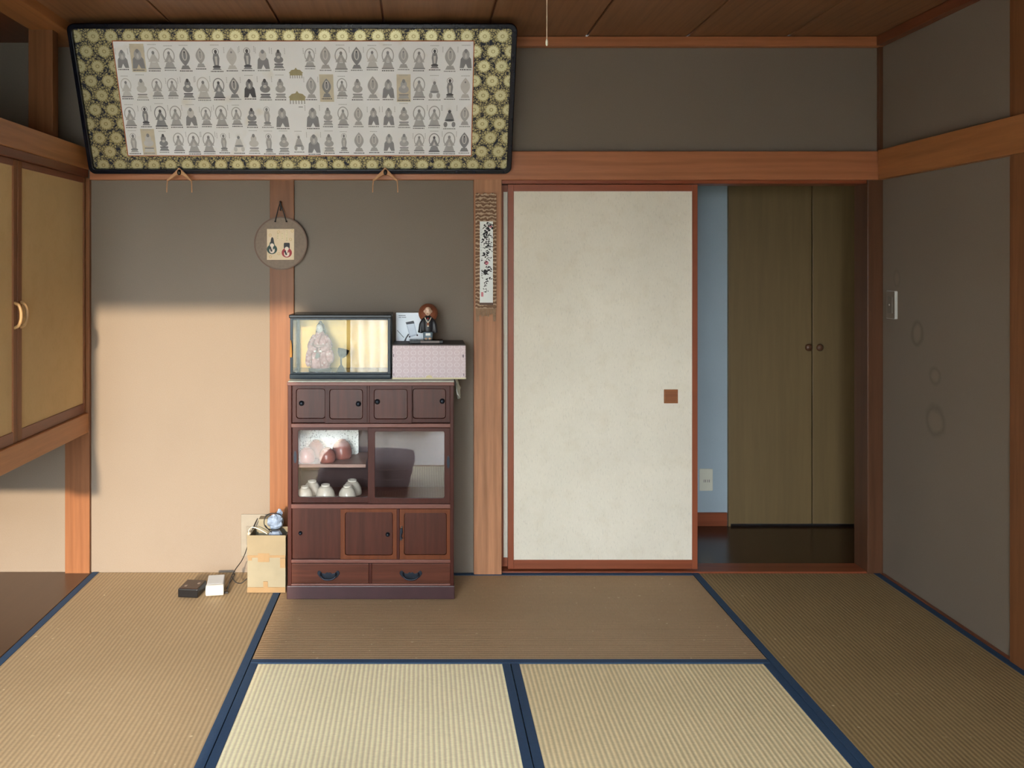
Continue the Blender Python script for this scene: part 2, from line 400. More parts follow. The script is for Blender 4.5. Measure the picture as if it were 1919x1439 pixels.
# posts, rails and cornices
PY = BY-0.02
struct(B().box(X(507, BY), X(552, BY), PY, BY+.02, -0.05, 1.735).build('trim_3', M_post, bevel=0.002), 'slim orange-brown wall post behind the round plaque')
struct(B().box(X(887, BY), X(939, BY), BY-0.035, BY+.09, -0.05, 1.735).build('trim_4', M_bigpost, bevel=0.003), 'wide post with arched wood grain beside the paper sliding door')
struct(B().box(X(125, BY), X(171, BY), PY, BY+.02, -0.0, 1.74).build('trim_5', M_post, bevel=0.002), 'orange-brown corner post under the hanging cupboard')
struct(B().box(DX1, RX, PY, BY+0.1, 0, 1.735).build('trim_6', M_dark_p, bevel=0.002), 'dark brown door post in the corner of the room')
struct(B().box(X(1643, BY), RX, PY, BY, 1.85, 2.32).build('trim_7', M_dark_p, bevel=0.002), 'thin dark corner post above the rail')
struct(B().box(-1.455, RX, BY-0.036, BY, 1.731, 1.856).build('trim_8', M_beam_x, bevel=0.003), 'long horizontal brown rail across the back wall')
struct(B().box(-1.455, RX, BY-0.04, BY, 2.316, 2.358).build('trim_9', M_beam_x, bevel=0.003), 'brown cornice strip between the back wall and the ceiling')
struct(B().box(DX0, DX1, BY-0.012, BY+0.1, DZ1-0.004, 1.731).build('trim_10', M_dark_x, bevel=0.001), 'grooved head rail over the sliding doors')
struct(B().box(RX-0.034, RX, 1.2, BY-0.04, 1.731, 1.86).build('trim_11', M_beam_y, bevel=0.003), 'brown rail running along the stained wall')
struct(B().box(RX-0.04, RX, 1.2, BY-0.04, 2.316, 2.358).build('trim_12', M_dark_y, bevel=0.003), 'dark cornice strip above the stained wall')
struct(B().box(RX-0.018, RX+0.02, 2.86, 2.98, -0.05, 2.32).build('trim_13', M_post, bevel=0.002), 'brown post at the near end of the stained wall')
struct(B().box(RX-0.012, RX, 1.2, BY-0.03, -0.056, 0.006).build('trim_14', M_dark_y), 'thin dark strip between mat and stained wall')
struct(B().box(-1.605, -1.46, 1.2, BY, 2.32, 2.42).build('trim_15', M_beam_y, bevel=0.003), 'ceiling beam above the hanging cupboard')
struct(B().box(-1.61, -1.51, 3.565, 3.62, 1.865, 2.325).build('trim_16', M_post, bevel=0.002), 'short upright post between cupboard rail and ceiling beam')

# ------------------------------------------------------------------ sliding paper doors
def fusuma(name, x0, x1, z0, z1, yf, label, sl, sr, st, sb):
    d = sempty(name, ((x0+x1)/2, yf, z0), label, 'door')
    ix0, ix1, iz0, iz1 = x0+sl, x1-sr, z0+sb, z1-st
    B().box(ix0-.004, ix1+.004, yf+0.004, yf+0.020, iz0-.004, iz1+.004).build('paper_panel', M_fusuma, d)
    B().box(x0, ix0, yf, yf+0.024, z0, z1).build('stile', M_dark, d, bevel=0.0015)
    B().box(ix1, x1, yf, yf+0.024, z0, z1).build('stile', M_dark, d, bevel=0.0015)
    B().box(ix0, ix1, yf+.001, yf+0.023, iz1, z1).build('rail', M_dark_x, d, bevel=0.0015)
    B().box(ix0, ix1, yf+.001, yf+0.023, z0, iz0).build('rail', M_dark_x, d, bevel=0.0015)
    return d
d1 = fusuma('door_1', X(952, BY), X(1308, BY), 0.012, 1.714, BY+0.004, 'cream paper sliding door in a red-brown frame', 0.026, 0.024, 0.030, 0.040)
px0, px1, pz0, pz1 = X(1245, BY), X(1271, BY), Z(756, BY), Z(730, BY)
B().ring(rr(px0, px1, pz0, pz1, .001, 2), rr(px0+.008, px1-.008, pz0+.008, pz1-.008, .001, 2), 0, 0.004, front(BY+0.008)).build('finger_pull', wood('pull_wood', rgb(150, 92, 52), 'X'), d1)
B().box(px0+.007, px1-.007, BY+.0065, BY+.0079, pz0+.007, pz1-.007).build('pull_recess', wood('pull_recess_wood', rgb(140, 84, 48), 'X'), d1)
fusuma('door_2', X(940, BY), 1.19, 0.012, 1.714, BY+0.036, 'sliding door behind the cream one, only a narrow strip showing', 0.012, 0.024, 0.030, 0.040)

# ------------------------------------------------------------------ tatami mats
def mat_(x0, x1, y0, y1, along, m, label):
    t = thing('tatami_mat', label, 'tatami mat', ((x0+x1)/2, (y0+y1)/2, -0.055), 'tatami mats covering the floor')
    g = 0.0015; bw = 0.029
    if along == 'Y':
        B().box(x0+g, x1-g, y0+g, y1-g, -0.055, 0.0).build('mat_surface', m, t, bevel=0.002)
        for a, c in ((x0+g, x0+bw), (x1-bw, x1-g)):
            B().box(a, c, y0+g, y1-g, -0.05, 0.0022).build('border_strip', M_heri, t, bevel=0.0008)
    else:
        B().box(x0+g, x1-g, y0+g, y1-g, -0.055, 0.0).build('mat_surface', m, t, bevel=0.002)
        for a, c in ((y0+g, y0+bw), (y1-bw, y1-g)):
            B().box(x0+g, x1-g, a, c, -0.05, 0.0022).build('border_strip', M_heri, t, bevel=0.0008)
    return t
MX = (-1.454, -0.585, 0.303, 1.191, RX-0.013); SY = 2.965
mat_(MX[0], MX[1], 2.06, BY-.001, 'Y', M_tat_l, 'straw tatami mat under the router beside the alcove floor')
mat_(MX[1], MX[3], SY, BY-.013, 'X', M_tat_w, 'worn tatami mat, toned dark for its lost sheen, lying crosswise before the sliding door')
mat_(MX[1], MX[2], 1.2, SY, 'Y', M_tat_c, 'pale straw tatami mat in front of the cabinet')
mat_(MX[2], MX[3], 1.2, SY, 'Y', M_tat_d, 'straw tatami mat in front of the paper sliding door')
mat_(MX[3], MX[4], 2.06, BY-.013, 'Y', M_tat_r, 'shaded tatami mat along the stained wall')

# ------------------------------------------------------------------ hanging cupboard
CXF = -1.476
cb = thing('hanging_cupboard', 'built-in hanging cupboard with tan paper doors above the alcove floor', 'cupboard', (-1.9, 2.9, 0.62))
M_body = wood('cupboard_body', rgb(110, 74, 48), 'Y')
B().box(LX, CXF-0.03, 2.53, BY, 0.64, 1.86).build('body', M_body, cb)
B().box(CXF-0.10, -1.463, 2.53, BY-0.021, 0.622, 0.708).build('bottom_beam', M_beam_y, cb, bevel=0.003)
B().box(CXF-0.09, -1.457, 2.53, BY-0.021, 1.775, 1.868).build('top_rail', M_beam_y, cb, bevel=0.003)
B().box(CXF-0.09, -1.464, 2.53, BY-0.021, 1.742, 1.775).build('door_head', M_dark_y, cb, bevel=0.002)
for i in range(2):
    y1 = 3.826-0.645*i; y0 = y1-0.640
    d = B().box(CXF-0.02, CXF-0.006, y0+.02, y1-.012, 0.74, 1.725).build('door', M_cupboard_paper, cb)
    B().box(CXF-.022, CXF, y0, y0+.031, 0.709, 1.741).build('stile', M_post, d, bevel=0.002)
    B().box(CXF-.022, CXF, y1-.016 if i == 0 else y1-.031, y1, 0.709, 1.741).build('stile', M_post, d, bevel=0.002)
    B().box(CXF-.022, CXF-.001, y0+.031, y1-.016, 0.709, 0.752).build('rail', M_dark_y, d, bevel=0.002)
    B().box(CXF-.022, CXF-.001, y0+.031, y1-.016, 1.716, 1.741).build('rail', M_dark_y, d, bevel=0.002)
    yk = (y0+.022) if i % 2 == 0 else (y1-.022)
    if i < 2:
        B().tube([(CXF-.002, yk, 1.128), (CXF+.014, yk, 1.136), (CXF+.022, yk, 1.155), (CXF+.024, yk, 1.174), (CXF+.022, yk, 1.193), (CXF+.014, yk, 1.212), (CXF-.002, yk, 1.22)], .006, 8).build('pull_handle', plain('pull_handle_wood', rgb(170, 136, 92), 0.4), d, smooth=True)

# ------------------------------------------------------------------ curtain in the veranda window (seen mirrored in the glass case)
def curtain_mat():
    m = Nt('white_curtain'); m.base(rgb(240, 240, 236)); m.set(0.9, 0, 0.1)
    t = m.t; tl = m.n('ShaderNodeBsdfTranslucent'); tl.inputs[0].default_value = (0.93, 0.93, 0.92, 1)
    mx = m.n('ShaderNodeMixShader'); mx.inputs[0].default_value = 0.8
    m.l(m.b.outputs[0], mx.inputs[1]); m.l(tl.outputs[0], mx.inputs[2]); m.l(mx.outputs[0], t.nodes['Material Output'].inputs['Surface']); return m.mat
M_curtain = curtain_mat()
def curtain(x0, x1, label):
    b = B(); n = int((x1-x0)/0.008); v = []; f = []
    for i in range(n+1):
        x = x0+(x1-x0)*i/n; y = WY+0.06+0.018*sin(i*0.52)+0.006*sin(i*0.23)
        for z in (0.03, 0.8, 1.5, 2.24): v.append((x, y, z))
    for i in range(n):
        for k in range(3): f.append((i*4+k, i*4+k+1, i*4+k+5, i*4+k+4))
    return tag(b.add(v, f).build('curtain', M_curtain, smooth=True), label, 'curtain')
curtain(-0.62, 0.08, 'white pleated curtain hanging in the veranda window')

# ------------------------------------------------------------------ framed print of small figures, tilted forward on the rail
from mathutils import Matrix
FO = Vector((-1.436, 3.77, 1.753)); FV = Vector((0, -0.397, 0.9178)); FN = Vector((0, -0.9178, -0.397))
FW, FH = 1.824, 0.632
def FM(a, b_, c):
    p = FO+Vector((a, 0, 0))+FV*b_+FN*c; return (p.x, p.y, p.z)
fr = thing('framed_print', 'long black-framed print of many small grey statue figures tilted over the rail', 'framed print', (FO.x+FW/2, FO.y, FO.z))
fb = 0.021
B().ring(rr(0, FW, 0, FH, 0.03, 8), rr(fb, FW-fb, fb, FH-fb, 0.014, 8), -0.022, 0.008, FM).build('frame', plain('frame_lacquer', rgb(12, 15, 28), 0.25, 0, 0.05, spec=0.25), fr, bevel=0.004, seg=3)
B().prism(rect(0.01, FW-0.01, 0.01, FH-0.01), -0.020, -0.012, FM).build('back_board', M_blackmat, fr)
def brocade():
    m = Nt('brocade_ground'); v = m.coord()
    vo = m.n('ShaderNodeTexVoronoi'); vo.feature = 'DISTANCE_TO_EDGE'; vo.inputs['Scale'].default_value = 85; m.l(v, vo.inputs['Vector'])
    k = m.ramp(vo.outputs['Distance'], [(0.05, (0, 0, 0, 1)), (0.12, (1, 1, 1, 1))])
    f = m.noise(v, 55, 2); k2 = m.mix(1.0, k, m.ramp(f, [(0.36, (0, 0, 0, 1)), (0.46, (1, 1, 1, 1))]), 'MULTIPLY')
    m.base(m.mix(k2, rgb(30, 34, 50), rgb(164, 154, 114))); m.set(0.55, 0.0, 0.3)
    m.l(m.math('MULTIPLY', k2, 0.55), m.b.inputs['Metallic']); return m.mat
mat_b = brocade(); M_gold = plain('brocade_gold_thread', rgb(188, 181, 144), 0.46, 0.75, 0.12, 400)
M_gold2 = plain('brocade_gold_shade', rgb(150, 140, 102), 0.46, 0.7, 0.1, 400)
br = B().prism(rect(fb-.004, FW-fb+.004, fb-.004, FH-fb+.004), -0.012, -0.008, FM).build('brocade_mount', mat_b, fr)
SU0, SU1, SV0, SV1 = 0.176, 1.648, 0.080, 0.560
def clip(poly, x0, x1, y0, y1):
    for ax, lim, sg in ((0, x0, 1), (0, x1, -1), (1, y0, 1), (1, y1, -1)):
        out = []
        for i in range(len(poly)):
            p, q = poly[i], poly[(i+1) % len(poly)]
            ip = sg*(p[ax]-lim) >= 0; iq = sg*(q[ax]-lim) >= 0
            if ip: out.append(p)
            if ip != iq:
                t = (lim-p[ax])/(q[ax]-p[ax]); out.append((p[0]+t*(q[0]-p[0]), p[1]+t*(q[1]-p[1])))
        poly = out
        if len(poly) < 3: return []
    return poly
b = B()
zones = [(fb+.001, FW-fb-.001, fb+.001, SV0), (fb+.001, FW-fb-.001, SV1, FH-fb-.001), (fb+.001, SU0, SV0, SV1), (SU1, FW-fb-.001, SV0, SV1)]
for j in range(11):
    for i in range(27):
        cu = FW-0.058-0.0725*i+(0.036 if j % 2 else 0); cv = FH-0.052-0.0605*j
        if cu < -0.02: continue
        for z in zones:
            for mi, c, loop in ((1, -0.0076, ell(cu, cv, 0.027, 0.026, 18)), (0, -0.0073, [(cu+(0.0248 if k % 2 else 0.020)*cos(2*pi*k/28), cv+(0.024 if k % 2 else 0.0193)*sin(2*pi*k/28)) for k in range(28)]),
                                (1, -0.0070, ell(cu, cv, 0.0085, 0.008, 12)), (0, -0.0067, ell(cu, cv, 0.005, 0.005, 8))):
                b.mi = mi; q = clip(loop, *z)
                if q: b.flat(q, c, FM)
b.build('brocade_flower_pattern', [M_gold, M_gold2], br, recalc=False)
# paper sheet with orange edge line
B().ring(rr(SU0-.004, SU1+.004, SV0-.004, SV1+.004, .001, 1), rr(SU0, SU1, SV0, SV1, .001, 1), -0.0062, -0.0052, FM).build('edge_piping', plain('orange_piping', rgb(168, 96, 58), 0.6), fr)
def sheet_mat():
    m = Nt('print_sheet_paper'); v = m.coord(); f = m.noise(v, 3.5, 3); g = m.noise(m.coord(loc=(2, 1, 0)), 9, 2)
    c = m.ramp(f, [(0.35, rgb(246, 247, 250)), (0.65, rgb(238, 238, 240))])
    m.base(m.mix(m.ramp(g, [(0.62, (0, 0, 0, 1)), (0.78, (0.5, 0.5, 0.5, 1))]), c, rgb(224, 210, 186))); return m.set(0.8, 0, 0.2)
sh = B().prism(rect(SU0, SU1, SV0, SV1), -0.0085, -0.0055, FM).build('print_sheet', sheet_mat(), fr)
INK = [plain('print_grey_pale', rgb(208, 206, 205), 0.85), plain('print_grey_mid', rgb(180, 179, 181), 0.85), plain('print_grey_dark', rgb(146, 146, 151), 0.85),
       plain('print_ink', rgb(92, 92, 98), 0.85), plain('print_tan_ground', rgb(212, 202, 182), 0.85), plain('print_gold', rgb(168, 158, 122), 0.7), plain('print_paper', rgb(244, 244, 246), 0.85)]
rnd = random.Random(8)
def figure(cu, cv, k, tint=False):
    b = B(); lay = [-0.0053]
    def put(mi, loop):
        b.mi = mi; b.flat(loop, lay[0], FM); lay[0] += 0.00006
    def pring(mi, o, i_): b.mi = mi; b.fring(o, i_, lay[0], FM); lay[0] += 0.00006
    R = rnd.uniform; s = R(0.88, 1.08); w = 0.0255*s; h = 0.0435*s; base = cv-h
    d = rnd.choice((1, 1, 1, 2, 0)); e = 2 if d < 2 else 3
    if tint: put(4, rect(cu-0.029, cu+0.029, cv-0.058, cv+0.056))
    if k == 0:      # seated before a boat-shaped halo
        put(d, [(cu+w*0.8*sin(pi*t/20)*(1 if t < 11 else 1)*1.0, base+0.012+(2*h-0.012)*t/20) for t in range(21)]+[(cu-w*0.8*sin(pi*t/20), base+0.012+(2*h-0.012)*t/20) for t in range(19, 0, -1)])
        put(0, ell(cu, cv+0.012*s, w*0.42, h*0.5, 14)); put(d, ell(cu, cv+0.010*s, w*0.22, h*0.36, 12)); put(e, ell(cu, cv+0.024*s, w*0.14, w*0.16, 10))
        put(d, [(cu-w*0.75, base), (cu+w*0.75, base), (cu+w*0.45, base+0.016), (cu-w*0.45, base+0.016)])
    elif k == 1:    # ring halo, robed triangle, stand
        pring(d, ell(cu, cv+0.010, w*0.95, h*0.72, 20), ell(cu, cv+0.010, w*0.80, h*0.63, 20))
        put(d, [(cu-w*0.85, cv-0.016), (cu+w*0.85, cv-0.016), (cu+w*0.35, cv+0.006), (cu+w*0.18, cv+0.016), (cu-w*0.18, cv+0.016), (cu-w*0.35, cv+0.006)])
        put(e, ell(cu, cv+0.021, w*0.22, w*0.27, 10)); put(0, [(cu-w*.3, cv-.014), (cu+w*.3, cv-.014), (cu, cv+.004)])
        put(d, [(cu-w*0.9, base), (cu+w*0.9, base), (cu+w*0.55, cv-0.018), (cu-w*0.55, cv-0.018)])
        put(e, rect(cu-w*0.95, cu+w*0.95, base, base+0.005))
    elif k == 2:    # standing figure on a lotus
        put(d, [(cu-w*0.35, base+.016), (cu+w*0.35, base+.016), (cu+w*0.5, cv), (cu+w*0.38, cv+.016), (cu+w*0.2, cv+.02), (cu-w*0.2, cv+.02), (cu-w*0.38, cv+.016), (cu-w*0.5, cv)])
        put(e, ell(cu, cv+0.027, w*0.22, w*0.3, 10)); pring(d, ell(cu, cv+0.027, w*0.5, w*0.5, 16), ell(cu, cv+0.027, w*0.42, w*0.42, 16))
        put(0, [(cu-w*.12, base+.02), (cu+w*.12, base+.02), (cu+w*.2, cv+.008), (cu-w*.2, cv+.008)])
        put(e, ell(cu, base+.012, w*0.6, 0.006, 14)); put(d, [(cu-w*0.7, base), (cu+w*0.7, base), (cu+w*0.4, base+.009), (cu-w*0.4, base+.009)])
    elif k == 3:    # dark figure on a split rock
        put(e, [(cu-w, base), (cu-w*.35, base), (cu, base+.018), (cu+w*.35, base), (cu+w, base), (cu+w*.85, cv-.006), (cu+w*.5, cv+.006), (cu-w*.5, cv+.006), (cu-w*.85, cv-.006)])
        put(d, ell(cu, cv+.012, w*.6, h*.48, 14)); put(e, ell(cu, cv+.027, w*.28, w*.33, 10)); put(0, ell(cu, cv+.006, w*.2, w*.4, 8))
    elif k == 4:    # rounded seated figure with arms
        put(d, ell(cu, cv-.006, w*.8, h*.36, 16)); put(d, ell(cu, cv+.014, w*.5, h*.36, 14)); put(e, ell(cu, cv+.028, w*.25, w*.32, 10))
        put(0, ell(cu, cv+.004, w*.3, h*.15, 10)); put(e, rect(cu-w*.75, cu+w*.75, base+.014, base+.019)); put(d, [(cu-w*.9, base), (cu+w*.9, base), (cu+w*.6, base+.013), (cu-w*.6, base+.013)])
    else:           # rays and small attendants
        for q in range(9):
            a = pi*(0.1+0.8*q/8); put(0, [(cu+.008*cos(a)-.0008*sin(a), cv+.018+.008*sin(a)), (cu+w*cos(a), cv+.018+w*1.05*sin(a)), (cu+.008*cos(a)+.0008*sin(a), cv+.018+.0085*sin(a))])
        put(d, [(cu-w*.7, cv-.014), (cu+w*.7, cv-.014), (cu+w*.3, cv+.014), (cu-w*.3, cv+.014)]); put(e, ell(cu, cv+.02, w*.24, w*.28, 10))
        for sg in (-1, 1): put(d, ell(cu+sg*w*.62, base+.012, w*.3, .012, 10))
        put(e, ell(cu, cv-.017, w*.75, .005, 12))
    yb = base-0.0085; mi = rnd.choice((3, 3, 2)); x = cu-w*0.95
    while x < cu+w*0.85:
        q = R(.003, .0065); put(mi, rect(x, min(x+q, cu+w), yb, yb+.0042)); x += q+R(.0012, .0024)
    st = rnd.choice((0, 1, 2))
    if st == 0:
        x = cu-w*.7
        while x < cu+w*.6: put(1, rect(x, x+.0032, cv+h+.006, cv+h+.0088)); x += .0052
    elif st == 1:
        for sg in (-1, 1):
            for q in range(4): put(1, rect(cu+sg*w*1.12-.0012, cu+sg*w*1.12+.0012, cv+h-.004-q*.0062, cv+h-q*.0062))
    b.build('printed_figure', INK, sh, recalc=False)
rows = [0.493, 0.372, 0.252, 0.138]
for j, cv in enumerate(rows):
    for i in range(23):
        if i == 11 and j < 3: continue
        cu = SU0+0.030+0.0642*i; figure(cu, cv+rnd.uniform(-.002, .002), rnd.choice((0, 0, 1, 1, 1, 2, 3, 4, 4, 5)), (j, i) in ((0, 1), (1, 13), (1, 18), (3, 1)))
cu = SU0+0.030+0.0642*11+0.004
for cv, s in ((0.432, 1.0), (0.33, 1.25)):
    b = B(); b.mi = 5; b.flat([(cu-.030*s, cv), (cu-.018*s, cv+.012*s), (cu-.006*s, cv+.014*s), (cu, cv+.022*s), (cu+.006*s, cv+.014*s), (cu+.018*s, cv+.012*s), (cu+.030*s, cv)], -.0053, FM)
    b.flat(rect(cu-.026*s, cu+.026*s, cv-.010*s, cv), -.0053, FM)
    b.mi = 1
    for q in range(6): b.flat(rect(cu+(-.026+.0095*q)*s, cu+(-.022+.0095*q)*s, cv-.022*s, cv-.010*s), -.0053, FM)
    b.build('printed_temple', INK, sh, recalc=False)
b = B(); b.mi = 3
for q in range(3): b.flat(rect(cu+.004+.006*q, cu+.008+.006*q, .288, .2915), -.0053, FM)
b.build('printed_caption', INK, sh, recalc=False)

# two padded hangers under the frame
M_pad = plain('hanger_cloth', rgb(196, 148, 108), 0.8, 0, 0.15, 120); M_pin = plain('hanger_pin', rgb(30, 22, 20), 0.4)
for hx, lab in ((337, 'small tan tasselled hanger pad under the frame, the one near the cupboard'), (722, 'small tan tasselled hanger pad under the frame, the one above the doll case')):
    yy = 3.760; cx = X(hx, yy); zt = Z(314, yy)
    t = thing('frame_hanger', lab, 'hanger', (cx, yy, zt-0.1), 'padded hangers under the framed print')
    b = B(); M = front(yy)
    b.prism([(cx, zt), (cx+.016, zt-.016), (cx+.050, zt-.050), (cx+.056, zt-.058), (cx+.046, zt-.058), (cx+.015, zt-.036), (cx, zt-.030), (cx-.015, zt-.036), (cx-.046, zt-.058), (cx-.056, zt-.058), (cx-.050, zt-.050), (cx-.016, zt-.016)], -0.004, 0.012, M)
    b.build('pad', M_pad, t, bevel=0.003)
    for sg in (-1, 1): B().tube([(cx+sg*.050, yy-.006, zt-.05), (cx+sg*.053, yy-.008, zt-.075), (cx+sg*.054, yy-.008, zt-.108)], .0024, 6).build('cord', M_pad, t)
    B().ball((cx+.001, yy-.015, zt-.022), .009, .008, .013, 10, 6).build('pin', M_pin, t, smooth=True)

# ------------------------------------------------------------------ round plaque with a painted card
yy = BY-0.030; cx, cz, R_ = X(526.5, yy), Z(456, yy), 0.1155
t = thing('round_plaque', 'round grey-brown plaque with a small painted card hanging on the slim post', 'plaque', (cx, yy, cz-R_))
M = front(yy); M_pl = plain('plaque_board', rgb(126, 109, 93), 0.75, 0, 0.1, 90)
B().prism(ell(cx, cz, R_, R_, 48), 0, 0.007, M).build('disc', M_pl, t, bevel=0.002)
B().ring(ell(cx, cz, R_+.001, R_+.001, 48), ell(cx, cz, R_-.004, R_-.004, 48), 0.006, 0.010, M).build('rim', plain('plaque_rim', rgb(104, 78, 60), 0.6), t)
k0, k1, q0, q1 = X(501, yy), X(552, yy), Z(487, yy), Z(429, yy)
cd = B().prism(rect(k0, k1, q0, q1), 0.008, 0.012, M).build('card', paper('card_paper', rgb(222, 200, 168), 0.05), t, bevel=0.001)
cols = [plain('paint_green', rgb(28, 58, 48), 0.6), plain('paint_red', rgb(150, 22, 30), 0.6), plain('paint_black', rgb(30, 24, 26), 0.6), plain('paint_face', rgb(226, 206, 188), 0.6), plain('paint_ochre', rgb(190, 150, 80), 0.6), M_gold2]
ux = lambda u: k0+(k1-k0)*u; vz = lambda v: q0+(q1-q0)*v
W_ = k1-k0; H_ = q1-q0
for (u, v, bodym, topk) in ((0.19, 0.34, 0, 0), (0.73, 0.23, 1, 1)):
    b = B(); c = 0.0122
    b.mi = bodym; b.flat(ell(ux(u), vz(v), .19*W_, .155*H_, 20), c, M)
    b.flat([(ux(u-.13), vz(v+.06)), (ux(u+.13), vz(v+.06)), (ux(u+.07), vz(v+.24)), (ux(u-.07), vz(v+.24))], c+.0001, M)
    b.mi = 2
    if topk == 0: b.flat([(ux(u-.06), vz(v+.20)), (ux(u+.08), vz(v+.20)), (ux(u+.05), vz(v+.36)), (ux(u), vz(v+.40)), (ux(u-.04), vz(v+.34))], c+.0002, M)
    else: b.flat(rr(ux(u-.11), ux(u+.11), vz(v+.14), vz(v+.32), .004, 3), c+.0002, M)
    b.mi = 3; b.flat(ell(ux(u), vz(v+.13), .075*W_, .062*H_, 14), c+.0003, M)
    b.mi = 3; b.flat(ell(ux(u), vz(v-.03), .10*W_, .10*H_, 14), c+.0003, M)
    b.mi = 2; b.flat([(ux(u-.10), vz(v+.06)), (ux(u-.04), vz(v+.07)), (ux(u+.02), vz(v-.06)), (ux(u-.04), vz(v-.08))], c+.0004, M)
    b.mi = bodym; b.flat([(ux(u+.03), vz(v+.05)), (ux(u+.11), vz(v+.06)), (ux(u+.02), vz(v-.03))], c+.0004, M)
    b.build('painted_doll', cols, cd, recalc=False)
for u, v in ((.12, .80), (.43, .90), (.87, .66), (.13, .10), (.44, .2), (.93, .93)):
    B().fring(ell(ux(u), vz(v), .05*W_, .045*H_, 14), ell(ux(u), vz(v), .037*W_, .034*H_, 14), .0122, M).build('painted_ring', cols[4], cd, recalc=False)
for k, (u, n) in enumerate(((.73, 7), (.57, 4), (.40, 4))):
    b = B(); b.mi = 5
    for q in range(n): b.flat(rect(ux(u-.02), ux(u+.02), vz(.92-.05*q-.08*(k > 0)), vz(.945-.05*q-.08*(k > 0))), .0122, M)
    b.build('painted_writing', cols, cd, recalc=False)
hk = (cx-.001, yy-.018, Z(381, yy))
for px in (516.5, 537.5):
    ex, ez = X(px, yy), Z(415, yy)
    B().tube([(ex, yy-.012, ez), (ex*.5+hk[0]*.5, yy-.015, (ez+hk[2])/2+.004), hk], .0022, 6).build('cord', M_blackmat, t)
    B().ball((ex, yy-.010, ez), .004, .004, .004, 8, 6).build('cord_knot', M_blackmat, t)
B().tube([hk, (hk[0]+.004, yy-.018, hk[2]-.018), (hk[0]+.001, yy-.02, hk[2]-.034)], .0035, 6).build('cord_tail', M_blackmat, t)
B().ball((hk[0], yy-.008, hk[2]+.004), .005, .014, .007, 10, 6).build('hook', M_pin, t)

# ------------------------------------------------------------------ hanging poem slip on a woven holder
yy = BY-0.042; t = thing('hanging_scroll', 'narrow brown woven wall hanging with a white calligraphy slip on the wide post', 'hanging scroll', (X(910, yy), yy, Z(602, yy)))
def weave():
    m = Nt('woven_bark'); w = m.n('ShaderNodeTexWave'); w.wave_type = 'BANDS'; w.bands_direction = 'Z'
    w.inputs['Scale'].default_value = 19; w.inputs['Distortion'].default_value = 5.5; w.inputs['Detail'].default_value = 2; w.inputs['Detail Scale'].default_value = 2.4
    m.l(m.coord(scale=(1.4, 1, 1)), w.inputs['Vector'])
    m.base(m.ramp(w.outputs['Fac'], [(0.1, rgb(118, 90, 70)), (0.6, rgb(136, 106, 84)), (0.9, rgb(188, 162, 136))])); m.bump(w.outputs['Fac'], 0.5, .003); return m.set(0.75, 0, .3)
M_weave = weave(); M = front(yy)
hx0, hx1 = X(891, yy), X(930, yy)
top = [(hx0+(hx1-hx0)*i/16, Z(363, yy)+0.004*sin(i*1.1)) for i in range(17)]
B().prism([(hx1, Z(578, yy)), (hx0, Z(578, yy))]+top, 0.0, 0.006, M).build('woven_backing', M_weave, t)
b = B(); n = 13
for i in range(n):
    a = hx0+.002+(hx1-hx0-.004)*i/n; c = a+(hx1-hx0)/n*0.82
    zb = Z(602 if i in (0, 1, 11, 12) else rnd.uniform(588, 594), yy); sk = rnd.uniform(-.003, .003)
    b.prism([(a, Z(577, yy)), (c, Z(577, yy)), (c+sk, zb), (a+sk, zb)], .0005, .005, M)
b.build('fringe', plain('fringe_bark', rgb(150, 122, 96), 0.8, 0, .15, 60), t)
s0, s1, r0, r1 = X(899, yy), X(923.5, yy), Z(567, yy), Z(415, yy)
sl = B().prism(rect(s0, s1, r0, r1), .006, .008, M).build('paper_slip', plain('slip_paper', rgb(238, 242, 240), 0.8, 0, .02), t)
B().box(s0-.001, s1+.001, yy-.011, yy-.005, r0-.010, r0).build('slip_rod', plain('slip_rod_wood', rgb(96, 72, 62), 0.6), t)
# brush strokes, column by column (cursive hand)
inkm = [plain('brush_ink', rgb(34, 34, 40), 0.8), plain('brush_ink_thin', rgb(96, 98, 104), 0.8), plain('seal_red', rgb(212, 136, 148), 0.8)]
b = B(); SW = s1-s0; SH = r1-r0
def stroke(pts, w, mi, c):
    b.mi = mi; L = []; R2 = []
    for i, (u, v) in enumerate(pts):
        p = pts[max(i-1, 0)]; q = pts[min(i+1, len(pts)-1)]
        dx, dz = (q[0]-p[0])*SW, (q[1]-p[1])*SH; l = math.hypot(dx, dz) or 1; ww = w*(1.0-0.55*abs(2*i/(len(pts)-1)-1))
        x, z = s0+u*SW, r0+v*SH; L.append((x-dz/l*ww, z+dx/l*ww)); R2.append((x+dz/l*ww, z-dx/l*ww))
    for i in range(len(pts)-1): b.flat([L[i], L[i+1], R2[i+1], R2[i]], c, M)
def glyph(u, v, w, h, mi, wd, n):
    for q in range(n):
        a = (u+rnd.uniform(-w, w), v+rnd.uniform(-h, h)); e = (a[0]+rnd.uniform(-w, w)*1.1, a[1]+rnd.uniform(-1.2, .3)*h)
        md = ((a[0]+e[0])/2+rnd.uniform(-.4, .4)*w, (a[1]+e[1])/2); stroke([a, md, e], wd*1.7, mi, .00815+.00003*q)
stroke([(.6, .945), (.8, .935), (.9, .92)], .0030, 2, .0081); b.mi = 2
b.flat(ell(s0+.85*SW, r0+.935*SH, .007, .006, 10), .0081, M); b.flat(ell(s0+.50*SW, r0+.49*SH, .010, .009, 10), .0081, M)
